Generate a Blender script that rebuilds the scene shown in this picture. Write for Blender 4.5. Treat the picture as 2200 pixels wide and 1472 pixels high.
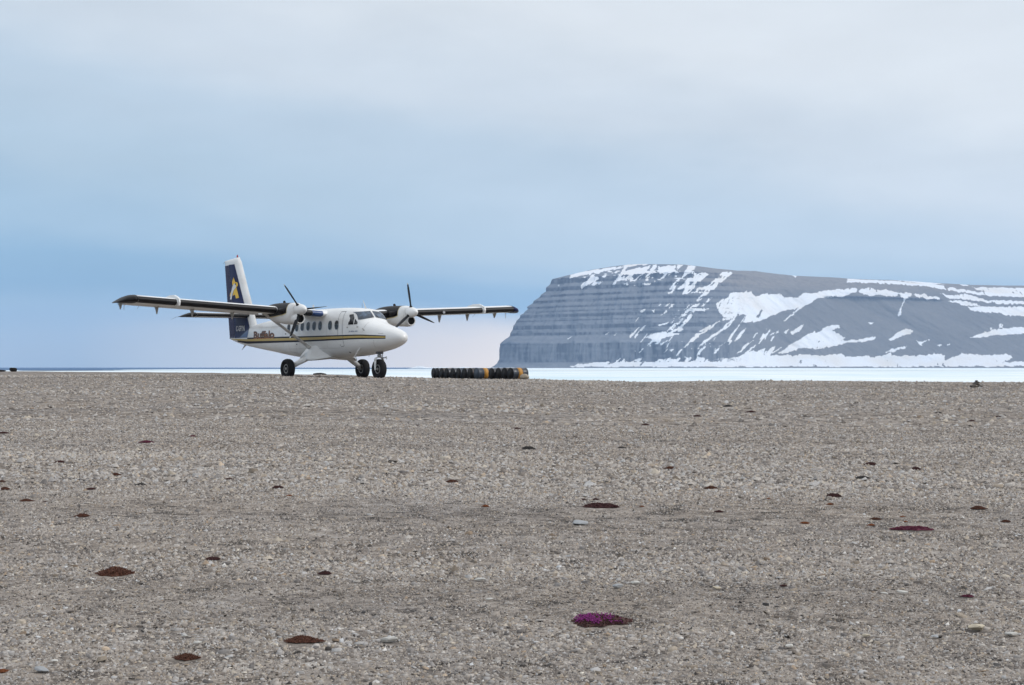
import bpy, bmesh, math, random
import numpy as np

# ------------------------------------------------------------------ scene, camera, sky, sun
for o in list(bpy.data.objects):
    bpy.data.objects.remove(o, do_unlink=True)
SC = bpy.context.scene
COL = SC.collection
R = math.radians
EYE = 0.511
F_PX = 3400.0                      # focal length in pixels of a 2200 px wide frame

cam = bpy.data.cameras.new('camera')
cam.sensor_fit = 'HORIZONTAL'
cam.sensor_width = 36.0
cam.lens = 36.0 * F_PX / 2200.0
cam.clip_start = 0.1
cam.clip_end = 90000.0
cam_ob = bpy.data.objects.new('camera', cam)
COL.objects.link(cam_ob)
cam_ob.location = (0, 0, EYE)
cam_ob.rotation_euler = (R(90) + math.atan(53.0 / F_PX), 0, 0)
SC.camera = cam_ob

SUN_EL, SUN_AZ = 38.0, 95.0        # azimuth measured from +Y (view direction) towards +X
sun = bpy.data.lights.new('sun', 'SUN')
sun.energy = 1.4
sun.angle = R(15)
sun.color = (1.0, 0.955, 0.89)
sun_ob = bpy.data.objects.new('sun', sun)
COL.objects.link(sun_ob)
sun_ob.rotation_euler = (R(90 - SUN_EL), 0, R(180 - SUN_AZ))

world = bpy.data.worlds.new('World')
SC.world = world
world.use_nodes = True
wt = world.node_tree
wt.nodes.clear()


def N(t, kind, **kw):
    n = t.nodes.new(kind)
    for k, v in kw.items():
        if k.startswith('i_'):
            key = k[2:]
            key = int(key) if key.isdigit() else key.replace('_', ' ')
            n.inputs[key].default_value = v
        else:
            setattr(n, k, v)
    return n


def L(t, a, b):
    t.links.new(a, b)


def ramp(t, stops, interp='LINEAR'):
    r = t.nodes.new('ShaderNodeValToRGB')
    r.color_ramp.interpolation = interp
    el = r.color_ramp.elements
    while len(el) < len(stops):
        el.new(0.5)
    for e, (p, c) in zip(el, stops):
        e.position = p
        e.color = (c[0], c[1], c[2], 1) if not isinstance(c, (int, float)) else (c, c, c, 1)
    return r


def M2(t, op, a, b=None, c=None, clamp=False):
    m = t.nodes.new('ShaderNodeMath')
    m.operation = op
    m.use_clamp = clamp
    for i, v in enumerate((a, b, c)):
        if v is None:
            continue
        if isinstance(v, (int, float)):
            m.inputs[i].default_value = v
        else:
            t.links.new(v, m.inputs[i])
    return m.outputs[0]


def MIXC(t, fac, a, b, mode='MIX'):
    m = t.nodes.new('ShaderNodeMix')
    m.data_type = 'RGBA'
    m.blend_type = mode
    for sock, v in ((m.inputs[0], fac), (m.inputs[6], a), (m.inputs[7], b)):
        if isinstance(v, (int, float)):
            sock.default_value = v
        elif isinstance(v, tuple):
            sock.default_value = (v[0], v[1], v[2], 1)
        else:
            t.links.new(v, sock)
    return m.outputs[2]


out = N(wt, 'ShaderNodeOutputWorld')
bg = N(wt, 'ShaderNodeBackground')
bg.inputs['Strength'].default_value = 0.12
nsky = N(wt, 'ShaderNodeTexSky', sky_type='NISHITA', sun_disc=False)
nsky.sun_elevation = R(SUN_EL)
nsky.sun_rotation = R(SUN_AZ)
tc = N(wt, 'ShaderNodeTexCoord')
nrm = N(wt, 'ShaderNodeVectorMath', operation='NORMALIZE')
L(wt, tc.outputs['Generated'], nrm.inputs[0])
sep = N(wt, 'ShaderNodeSeparateXYZ')
L(wt, nrm.outputs[0], sep.inputs[0])
# stratus veil: wide soft cloud, flattened towards the horizon
mp = N(wt, 'ShaderNodeMapping')
mp.inputs['Scale'].default_value = (1.0, 1.0, 3.2)
mp.inputs['Rotation'].default_value = (0, R(14), 0)
mp.inputs['Location'].default_value = (0.35, 0.2, 0.1)
L(wt, nrm.outputs[0], mp.inputs[0])
n1 = N(wt, 'ShaderNodeTexNoise', i_Scale=3.2, i_Detail=3.0, i_Roughness=0.45, i_Distortion=0.3)
L(wt, mp.outputs[0], n1.inputs['Vector'])
n2 = N(wt, 'ShaderNodeTexNoise', i_Scale=11.0, i_Detail=6.0, i_Roughness=0.55)
L(wt, mp.outputs[0], n2.inputs['Vector'])
w1 = M2(wt, 'SUBTRACT', n1.outputs['Fac'], 0.5)
w2 = M2(wt, 'SUBTRACT', n2.outputs['Fac'], 0.5)
# sunward side of the veil is brighter
dotn = N(wt, 'ShaderNodeVectorMath', operation='DOT_PRODUCT')
L(wt, nrm.outputs[0], dotn.inputs[0])
dotn.inputs[1].default_value = (math.sin(R(SUN_AZ)), math.cos(R(SUN_AZ)), 0)
sunward = M2(wt, 'MULTIPLY_ADD', dotn.outputs['Value'], 1.62, 0.635, clamp=True)   # 0 at the left of the view, 1 at the right
# elevation with a wavy lower edge of the veil, which hangs lower towards the sun
elev = M2(wt, 'ADD', sep.outputs['Z'], M2(wt, 'MULTIPLY', w1, 0.085))
elev = M2(wt, 'ADD', elev, M2(wt, 'MULTIPLY', w2, 0.022))
up = N(wt, 'ShaderNodeMapRange', interpolation_type='SMOOTHSTEP')
up.inputs['From Min'].default_value = 0.022
up.inputs['From Max'].default_value = 0.075
L(wt, sep.outputs['Z'], up.inputs['Value'])
elev = M2(wt, 'MULTIPLY_ADD', M2(wt, 'MULTIPLY', sunward, up.outputs[0]), 0.115, elev)
ev = M2(wt, 'MULTIPLY', elev, 2.0, clamp=True)
gl = ramp(wt, [(0.0, (0.45, 0.61, 0.76)), (0.03, (0.43, 0.60, 0.76)), (0.07, (0.36, 0.56, 0.745)),
               (0.11, (0.270, 0.480, 0.690)), (0.15, (0.285, 0.488, 0.690)), (0.21, (0.395, 0.565, 0.725)), (0.28, (0.480, 0.620, 0.745)),
               (0.36, (0.540, 0.660, 0.775)), (0.45, (0.665, 0.740, 0.815)), (0.56, (0.785, 0.835, 0.880)), (0.80, (0.82, 0.87, 0.92)), (1.0, (0.95, 0.99, 1.04))], 'EASE')
L(wt, ev, gl.inputs[0])
veil = gl.outputs[0]
# warm light under the veil along the horizon, towards the sun
low = ramp(wt, [(0.0, 1.0), (0.03, 0.85), (0.085, 0.0)])
L(wt, ev, low.inputs[0])
warm = M2(wt, 'MULTIPLY', M2(wt, 'MULTIPLY_ADD', dotn.outputs['Value'], 3.0, 1.05, clamp=True), low.outputs[0])
veil = MIXC(wt, warm, veil, (1.50, 1.22, 0.93))
brk = M2(wt, 'MULTIPLY_ADD', w2, 0.14, 1.0)
brk2 = M2(wt, 'MULTIPLY_ADD', w1, 0.20, 1.0)
brk = M2(wt, 'MULTIPLY', brk, brk2)
cmb = N(wt, 'ShaderNodeCombineXYZ')
for i in range(3):
    L(wt, brk, cmb.inputs[i])
veil = MIXC(wt, 1.0, veil, cmb.outputs[0], 'MULTIPLY')
scl = N(wt, 'ShaderNodeVectorMath', operation='SCALE')
L(wt, veil, scl.inputs[0])
scl.inputs['Scale'].default_value = 1.0 / 0.12
skyc = MIXC(wt, 0.93, nsky.outputs[0], scl.outputs[0])
L(wt, skyc, bg.inputs['Color'])
L(wt, bg.outputs[0], out.inputs['Surface'])

vs = SC.view_settings
vs.view_transform = 'Standard'
vs.look = 'None'
vs.exposure = 0.0
vs.gamma = 1.0
vs.use_curve_mapping = False
SC.cycles.use_denoising = True
SC.cycles.max_bounces = 6
SC.cycles.volume_bounces = 1
SC.cycles.sample_clamp_indirect = 4.0

# ------------------------------------------------------------------ helpers


def hash2(ix, iy, seed=0):
    h = (ix.astype(np.int64) * 374761393 + iy.astype(np.int64) * 668265263 + seed * 974711) & 0xFFFFFFFF
    h = ((h ^ (h >> 13)) * 1274126177) & 0xFFFFFFFF
    h = h ^ (h >> 16)
    return (h & 0xFFFFFF) / float(0xFFFFFF)


def vnoise(x, y, seed=0):
    x = np.asarray(x, float)
    y = np.asarray(y, float)
    x, y = np.broadcast_arrays(x, y)
    ix, iy = np.floor(x), np.floor(y)
    fx, fy = x - ix, y - iy
    fx, fy = fx * fx * (3 - 2 * fx), fy * fy * (3 - 2 * fy)
    a, b = hash2(ix, iy, seed), hash2(ix + 1, iy, seed)
    c, d = hash2(ix, iy + 1, seed), hash2(ix + 1, iy + 1, seed)
    return (a * (1 - fx) + b * fx) * (1 - fy) + (c * (1 - fx) + d * fx) * fy


def fbm(x, y, oct=4, seed=0, gain=0.5):
    s, a, t = 0, 1.0, 0
    for k in range(oct):
        s = s + a * vnoise(x * 2 ** k + 17.3 * k, y * 2 ** k - 9.1 * k, seed + k)
        t += a
        a *= gain
    return s / t * 2 - 1


def sm(a, b, x):
    t = np.clip((np.asarray(x, float) - a) / (b - a), 0, 1)
    return t * t * (3 - 2 * t)


def link(o, parent=None):
    COL.objects.link(o)
    if parent is not None:
        o.parent = parent
    return o


def mesh(name, verts, faces, mats=None, parent=None, smooth=False, mi=None):
    me = bpy.data.meshes.new(name)
    me.from_pydata([tuple(map(float, v)) for v in verts], [], [tuple(f) for f in faces])
    if mats is not None:
        for m in (mats if isinstance(mats, (list, tuple)) else [mats]):
            me.materials.append(m)
    if mi is not None:
        me.polygons.foreach_set('material_index', mi)
    if smooth:
        me.polygons.foreach_set('use_smooth', [True] * len(me.polygons))
    me.update()
    return link(bpy.data.objects.new(name, me), parent)


def grid_faces(nr, nc, wrap=False):
    r = np.arange(nr - 1)[:, None]
    c = np.arange(nc if wrap else nc - 1)[None, :]
    c1 = (c + 1) % nc
    a = r * nc + c
    b = r * nc + c1
    d = (r + 1) * nc + c
    e = (r + 1) * nc + c1
    return np.stack([a, b, e, d], -1).reshape(-1, 4)


def big_mesh(name, V, Fq, mat, smooth=False, attrs=None, cols=None):
    """fast mesh from numpy arrays, all faces with the same corner count"""
    me = bpy.data.meshes.new(name)
    V = np.asarray(V, np.float32)
    Fq = np.asarray(Fq, np.int32)
    me.vertices.add(len(V))
    me.vertices.foreach_set('co', V.ravel())
    k = Fq.shape[1]
    me.loops.add(Fq.size)
    me.loops.foreach_set('vertex_index', Fq.ravel())
    me.polygons.add(len(Fq))
    me.polygons.foreach_set('loop_start', np.arange(len(Fq), dtype=np.int32) * k)
    me.polygons.foreach_set('loop_total', np.full(len(Fq), k, np.int32))
    if smooth:
        me.polygons.foreach_set('use_smooth', np.ones(len(Fq), bool))
    for an, av in (attrs or {}).items():
        a = me.attributes.new(an, 'FLOAT', 'POINT')
        a.data.foreach_set('value', np.asarray(av, np.float32).ravel())
    for an, av in (cols or {}).items():
        a = me.attributes.new(an, 'FLOAT_COLOR', 'POINT')
        av = np.asarray(av, np.float32)
        a.data.foreach_set('color', np.c_[av, np.ones(len(av), np.float32)].ravel())
    me.materials.append(mat)
    me.update(calc_edges=True)
    me.validate()
    return link(bpy.data.objects.new(name, me))


def loft(rings, cap0=True, cap1=True, close=True):
    n = len(rings[0])
    V = [p for r in rings for p in r]
    Fs = []
    for i in range(len(rings) - 1):
        for j in range(n if close else n - 1):
            k = (j + 1) % n
            Fs.append((i * n + j, i * n + k, (i + 1) * n + k, (i + 1) * n + j))
    if cap0:
        Fs.append(tuple(range(n - 1, -1, -1)))
    if cap1:
        b = (len(rings) - 1) * n
        Fs.append(tuple(range(b, b + n)))
    return V, Fs


def tube(p0, p1, r0, r1=None, n=10, flat=1.0, up=(0, 0, 1)):
    """tapered tube between two points; flat squashes it across 'up'"""
    r1 = r0 if r1 is None else r1
    p0, p1 = np.array(p0, float), np.array(p1, float)
    d = p1 - p0
    d /= np.linalg.norm(d)
    u = np.array(up, float)
    a = np.cross(d, u)
    if np.linalg.norm(a) < 1e-4:
        a = np.cross(d, (1, 0, 0))
    a /= np.linalg.norm(a)
    b = np.cross(a, d)
    rings = []
    for p, r in ((p0, r0), (p1, r1)):
        rings.append([p + a * r * flat * math.cos(t) + b * r * math.sin(t) for t in np.linspace(0, 2 * math.pi, n, endpoint=False)])
    return loft(rings)


def join(*parts):
    V, Fs = [], []
    for v, f in parts:
        o = len(V)
        V += [tuple(p) for p in v]
        Fs += [tuple(i + o for i in q) for q in f]
    return V, Fs


def lathe(profile, axis='Y', n=28, center=(0, 0, 0)):
    """profile: list of (r, a): radius and position along the axis"""
    rings = []
    for r, a in profile:
        ring = []
        for t in np.linspace(0, 2 * math.pi, n, endpoint=False):
            c, s = r * math.cos(t), r * math.sin(t)
            p = {'Y': (c, a, s), 'X': (a, c, s), 'Z': (c, s, a)}[axis]
            ring.append((p[0] + center[0], p[1] + center[1], p[2] + center[2]))
        rings.append(ring)
    return loft(rings)


def box(x0, x1, y0, y1, z0, z1):
    v = [(x, y, z) for x in (x0, x1) for y in (y0, y1) for z in (z0, z1)]
    return v, [(0, 1, 3, 2), (4, 6, 7, 5), (0, 4, 5, 1), (2, 3, 7, 6), (0, 2, 6, 4), (1, 5, 7, 3)]


def tag(o, label=None, cat=None, group=None, kind=None):
    if label:
        o['label'] = label
    if cat:
        o['category'] = cat
    if group:
        o['group'] = group
    if kind:
        o['kind'] = kind
    return o


def empty(name, loc=(0, 0, 0), rz=0.0):
    o = bpy.data.objects.new(name, None)
    COL.objects.link(o)
    o.location = loc
    o.rotation_euler = (0, 0, rz)
    o.empty_display_size = 0.2
    return o


def pmat(name, col, rough=0.5, var=0.08, scale=6.0, metal=0.0, coat=0.0, dirt=None, dirt_scale=2.0, dirt_amt=0.3, bump=0.0, bump_scale=40.0,
         spec=0.5, stretch=(1, 1, 1)):
    m = bpy.data.materials.new(name)
    m.use_nodes = True
    t = m.node_tree
    b = t.nodes['Principled BSDF']
    b.inputs['Roughness'].default_value = rough
    b.inputs['Metallic'].default_value = metal
    b.inputs['Coat Weight'].default_value = coat
    b.inputs['Coat Roughness'].default_value = 0.15
    b.inputs['Specular IOR Level'].default_value = spec
    c = N(t, 'ShaderNodeTexCoord')
    mpn = N(t, 'ShaderNodeMapping')
    mpn.inputs['Scale'].default_value = stretch
    L(t, c.outputs['Object'], mpn.inputs[0])
    n = N(t, 'ShaderNodeTexNoise', i_Scale=scale, i_Detail=6.0, i_Roughness=0.6)
    L(t, mpn.outputs[0], n.inputs['Vector'])
    r = ramp(t, [(0.25, tuple(x * (1 - var) for x in col)), (0.75, tuple(min(1, x * (1 + var)) for x in col))])
    L(t, n.outputs['Fac'], r.inputs[0])
    colout = r.outputs[0]
    if dirt is not None:
        nd = N(t, 'ShaderNodeTexNoise', i_Scale=dirt_scale, i_Detail=8.0, i_Roughness=0.65)
        L(t, mpn.outputs[0], nd.inputs['Vector'])
        dr = ramp(t, [(0.45, 0.0), (0.75, 1.0)])
        L(t, nd.outputs['Fac'], dr.inputs[0])
        colout = MIXC(t, M2(t, 'MULTIPLY', dr.outputs[0], dirt_amt), colout, dirt)
    L(t, colout, b.inputs['Base Color'])
    rr = M2(t, 'MULTIPLY_ADD', n.outputs['Fac'], 0.16, rough - 0.08, clamp=True)
    L(t, rr, b.inputs['Roughness'])
    if bump:
        nb = N(t, 'ShaderNodeTexNoise', i_Scale=bump_scale, i_Detail=5.0)
        L(t, mpn.outputs[0], nb.inputs['Vector'])
        bp = N(t, 'ShaderNodeBump', i_Strength=bump, i_Distance=0.02)
        L(t, nb.outputs['Fac'], bp.inputs['Height'])
        L(t, bp.outputs[0], b.inputs['Normal'])
    return m



# ------------------------------------------------------------------ the ground
SEA_Z = -3.0
ZPX = np.array([-2000, 0, 300, 618, 776, 815, 950, 1140, 1370, 2200, 4000.0])
ZAZ = (ZPX - 1100) / F_PX                                  # bearing of the knots (x / y)
ZT = np.array([.05, .08, .10, .13, .07, .06, -.03, -.08, -.14, -.16, -.16])     # ground height 64 m out
EPX = np.array([-2000, 0, 300, 600, 700, 850, 950, 1035, 1140, 1370, 1600, 1900, 2200, 4000.0])
EAZ = (EPX - 1100) / F_PX
ED = np.array([160, 150, 140, 110, 100, 90, 89, 88, 84, 74, 73, 72, 72, 72.0])      # bearing -> distance of the crest of the bank
EZ = np.array([.12, .105, .075, .035, .045, -.06, -.115, -.13, -.13, -.185, -.115, -.14, -.20, -.2])
CAM_GROUND = -1.04


def ground_z(x, y, detail=True):
    """height of the raised gravel beach; rises gently from the camera to the strip, then falls to the shore"""
    x = np.asarray(x, float)
    y = np.asarray(y, float)
    d = np.hypot(x, y)
    az = np.where(y > 1.0, x / np.maximum(y, 1.0), np.sign(x) * 3)
    back = y < 1.0
    zt = np.interp(az, ZAZ, ZT)
    ed = np.interp(az, EAZ, ED)
    ez = np.interp(az, EAZ, EZ)
    dy = np.where(y > 1.0, y, d)
    z = np.where(dy < 64, CAM_GROUND + (zt - CAM_GROUND) * dy / 64.0, zt + (ez - zt) * np.clip((dy - 64) / (ed - 64), 0, 1))
    over = np.maximum(dy - ed, 0)
    z = z - np.where(over > 0, np.minimum(over * 0.16 + 0.0, 7.5) * sm(0, 6, over), 0)
    z = np.where(back, CAM_GROUND, z)
    if detail:
        k = np.clip(d / 20.0, 0.25, 1.0)
        z = z + k * 0.022 * fbm(x * 0.22, y * 0.5, 3, 5) + 0.008 * fbm(x * 1.7, y * 1.7, 2, 9) * np.clip(1.6 - d / 40, 0, 1)
    z = z + 0.03 * fbm(x * 0.45, y * 0.12, 3, 15) * sm(45, 75, d) * (~back) if detail else z
    return z


az_f = np.linspace(-0.42, 0.42, 340)
ang = np.concatenate([np.linspace(-math.pi, math.atan(-0.44), 40), np.arctan(az_f), np.linspace(math.atan(0.44), math.pi, 40)])
TT = np.concatenate([np.linspace(0.0, 1, 190) ** 1.9 * 0.999 + 0.001])
GV = []
for a in ang:
    ca, sa = math.cos(a), math.sin(a)
    azv = sa / ca if ca > 0.2 else math.copysign(3, sa)
    ed = float(np.interp(azv, EAZ, ED)) / (ca if ca > 0.2 else 1.0)
    rr = np.concatenate([0.02 + TT * (ed - 0.02), ed + np.array([0.8, 1.6, 2.6, 4, 6, 10, 18, 32, 55, 80])])
    GV.append(np.c_[rr * sa, rr * ca])
GV = np.array(GV)                       # az, r, 2
nr_, nc_ = GV.shape[0], GV.shape[1]
gx, gy = GV[..., 0].ravel(), GV[..., 1].ravel()
gzv = ground_z(gx, gy)
Vg = np.c_[gx, gy, gzv]
Fg = grid_faces(nr_, nc_)[:, ::-1]

STONE_RAMP = [(0.0, (0.054, 0.049, 0.046)), (0.12, (0.138, 0.121, 0.109)), (0.35, (0.252, 0.223, 0.200)), (0.58, (0.346, 0.308, 0.276)),
              (0.78, (0.430, 0.394, 0.362)), (0.93, (0.53, 0.502, 0.472)), (1.0, (0.65, 0.63, 0.605))]


def ground_material():
    m = bpy.data.materials.new('gravel_ground')
    m.use_nodes = True
    t = m.node_tree
    b = t.nodes['Principled BSDF']
    b.inputs['Roughness'].default_value = 0.92
    b.inputs['Specular IOR Level'].default_value = 0.15
    c = N(t, 'ShaderNodeTexCoord')
    v1 = N(t, 'ShaderNodeTexVoronoi', i_Scale=34.0, i_Randomness=1.0)
    v2 = N(t, 'ShaderNodeTexVoronoi', i_Scale=13.0, i_Randomness=1.0)
    v3 = N(t, 'ShaderNodeTexVoronoi', i_Scale=4.6, i_Randomness=1.0)
    for v in (v1, v2, v3):
        L(t, c.outputs['Object'], v.inputs['Vector'])
    s1 = N(t, 'ShaderNodeSeparateColor')
    s2 = N(t, 'ShaderNodeSeparateColor')
    s3 = N(t, 'ShaderNodeSeparateColor')
    for v, s in ((v1, s1), (v2, s2), (v3, s3)):
        L(t, v.outputs['Color'], s.inputs[0])
    fine = N(t, 'ShaderNodeTexNoise', i_Scale=2.3, i_Detail=12.0, i_Roughness=0.72)
    L(t, c.outputs['Object'], fine.inputs['Vector'])
    # beach ridges run across the view
    mpn = N(t, 'ShaderNodeMapping')
    mpn.inputs['Scale'].default_value = (0.09, 0.42, 1)
    mpn.inputs['Rotation'].default_value = (0, 0, R(6))
    L(t, c.outputs['Object'], mpn.inputs[0])
    band = N(t, 'ShaderNodeTexNoise', i_Scale=1.0, i_Detail=5.0, i_Roughness=0.6, i_Distortion=0.4)
    L(t, mpn.outputs[0], band.inputs['Vector'])
    val = M2(t, 'MULTIPLY', s1.outputs[0], 0.26)
    val = M2(t, 'MULTIPLY_ADD', s2.outputs[0], 0.36, val)
    val = M2(t, 'MULTIPLY_ADD', s3.outputs[0], 0.36, val)
    val = M2(t, 'MULTIPLY_ADD', M2(t, 'SUBTRACT', fine.outputs['Fac'], 0.5), 1.6, val)
    val = M2(t, 'MULTIPLY_ADD', M2(t, 'SUBTRACT', band.outputs['Fac'], 0.5), 0.55, val)
    val = M2(t, 'ADD', val, -0.14, clamp=True)  # base colour lowered to paint the shade in gaps between loose chips
    r = ramp(t, STONE_RAMP)
    L(t, val, r.inputs[0])
    # warm or cool tint by patch
    tn = N(t, 'ShaderNodeTexNoise', i_Scale=0.35, i_Detail=6.0, i_Roughness=0.7)
    L(t, c.outputs['Object'], tn.inputs['Vector'])
    tr = ramp(t, [(0.35, (0.97, 0.99, 1.02)), (0.65, (1.04, 0.99, 0.92))])
    L(t, tn.outputs['Fac'], tr.inputs[0])
    col = MIXC(t, 1.0, r.outputs[0], tr.outputs[0], 'MULTIPLY')
    L(t, col, b.inputs['Base Color'])
    hgt = M2(t, 'MULTIPLY_ADD', s2.outputs[1], 0.8, M2(t, 'MULTIPLY', s1.outputs[1], 0.4))
    hgt = M2(t, 'MULTIPLY_ADD', s3.outputs[1], 0.8, hgt)
    hgt = M2(t, 'ADD', hgt, M2(t, 'MULTIPLY', fine.outputs['Fac'], 2.5))
    bp = N(t, 'ShaderNodeBump', i_Strength=0.9, i_Distance=0.025)
    L(t, hgt, bp.inputs['Height'])
    L(t, bp.outputs[0], b.inputs['Normal'])
    return m


MAT_GROUND = ground_material()
ground = big_mesh('ground', Vg, Fg, MAT_GROUND, smooth=True)
tag(ground, 'wide grey-brown gravel beach sloping up to the airstrip', 'ground', kind='structure')

# ------------------------------------------------------------------ sea, ice
MAT_WATER = pmat('sea_water', (0.045, 0.115, 0.235), rough=0.55, var=0.25, scale=0.002, spec=0.06, stretch=(0.2, 2.0, 1))
sea = mesh('sea', [(-14000, -2000, SEA_Z), (14000, -2000, SEA_Z), (14000, 13000, SEA_Z), (-14000, 13000, SEA_Z)], [(0, 1, 2, 3)], MAT_WATER)
tag(sea, 'dark blue open water along the horizon', 'sea', kind='structure')

mi_ = bpy.data.materials.new('sea_ice')
mi_.use_nodes = True
t = mi_.node_tree
b = t.nodes['Principled BSDF']
b.inputs['Roughness'].default_value = 0.7
b.inputs['Specular IOR Level'].default_value = 0.2
c = N(t, 'ShaderNodeTexCoord')
mpn = N(t, 'ShaderNodeMapping')
mpn.inputs['Scale'].default_value = (0.012, 0.009, 1)
L(t, c.outputs['Object'], mpn.inputs[0])
nz = N(t, 'ShaderNodeTexNoise', i_Scale=1.0, i_Detail=10.0, i_Roughness=0.68, i_Distortion=0.6)
L(t, mpn.outputs[0], nz.inputs['Vector'])
r = ramp(t, [(0.30, (0.52, 0.70, 0.77)), (0.44, (0.68, 0.79, 0.84)), (0.55, (0.80, 0.86, 0.885)), (0.75, (0.86, 0.90, 0.915))])
L(t, nz.outputs['Fac'], r.inputs[0])
L(t, r.outputs[0], b.inputs['Base Color'])
MAT_ICE = mi_

# edge of the landfast ice: about 2.6 km out on the left, meeting the headland on the right
edge = []
rs = np.random.RandomState(4)
for px_, d_ in ((-3500, 2400), (-1500, 2300), (-400, 2150), (0, 1650), (60, 1480), (120, 1400), (220, 1450), (280, 2000), (400, 2350), (560, 2500), (700, 2550), (850, 2620), (960, 2650),
                (1020, 2900), (1050, 3600), (1062, 4600), (1070, 5500), (1085, 5900), (1130, 6100)):
    edge.append(((px_ - 1100) / F_PX * d_, d_))
edge = [np.array(e) for e in edge]
fine_e = []
for a_, b_ in zip(edge[:-1], edge[1:]):
    for k in range(12):
        p = a_ + (b_ - a_) * k / 12
        q = p + rs.normal(0, 14, 2) * np.array([1, 2.0])
        fine_e.append((q[0], q[1]))
fine_e += [(400, 6400), (7000, 6300), (9000, 40), (-9000, 40)]
nE = len(fine_e)
Vi = [(x, y, SEA_Z + 0.35) for x, y in fine_e] + [(x, y, SEA_Z - 0.5) for x, y in fine_e]
Fi = [tuple(range(nE - 1, -1, -1))] + [(i, (i + 1) % nE, nE + (i + 1) % nE, nE + i) for i in range(nE)]
ice = mesh('sea_ice', Vi, Fi, MAT_ICE)
tag(ice, 'flat pale blue-white sea ice between gravel beach and headland', 'ice', kind='structure')

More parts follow.
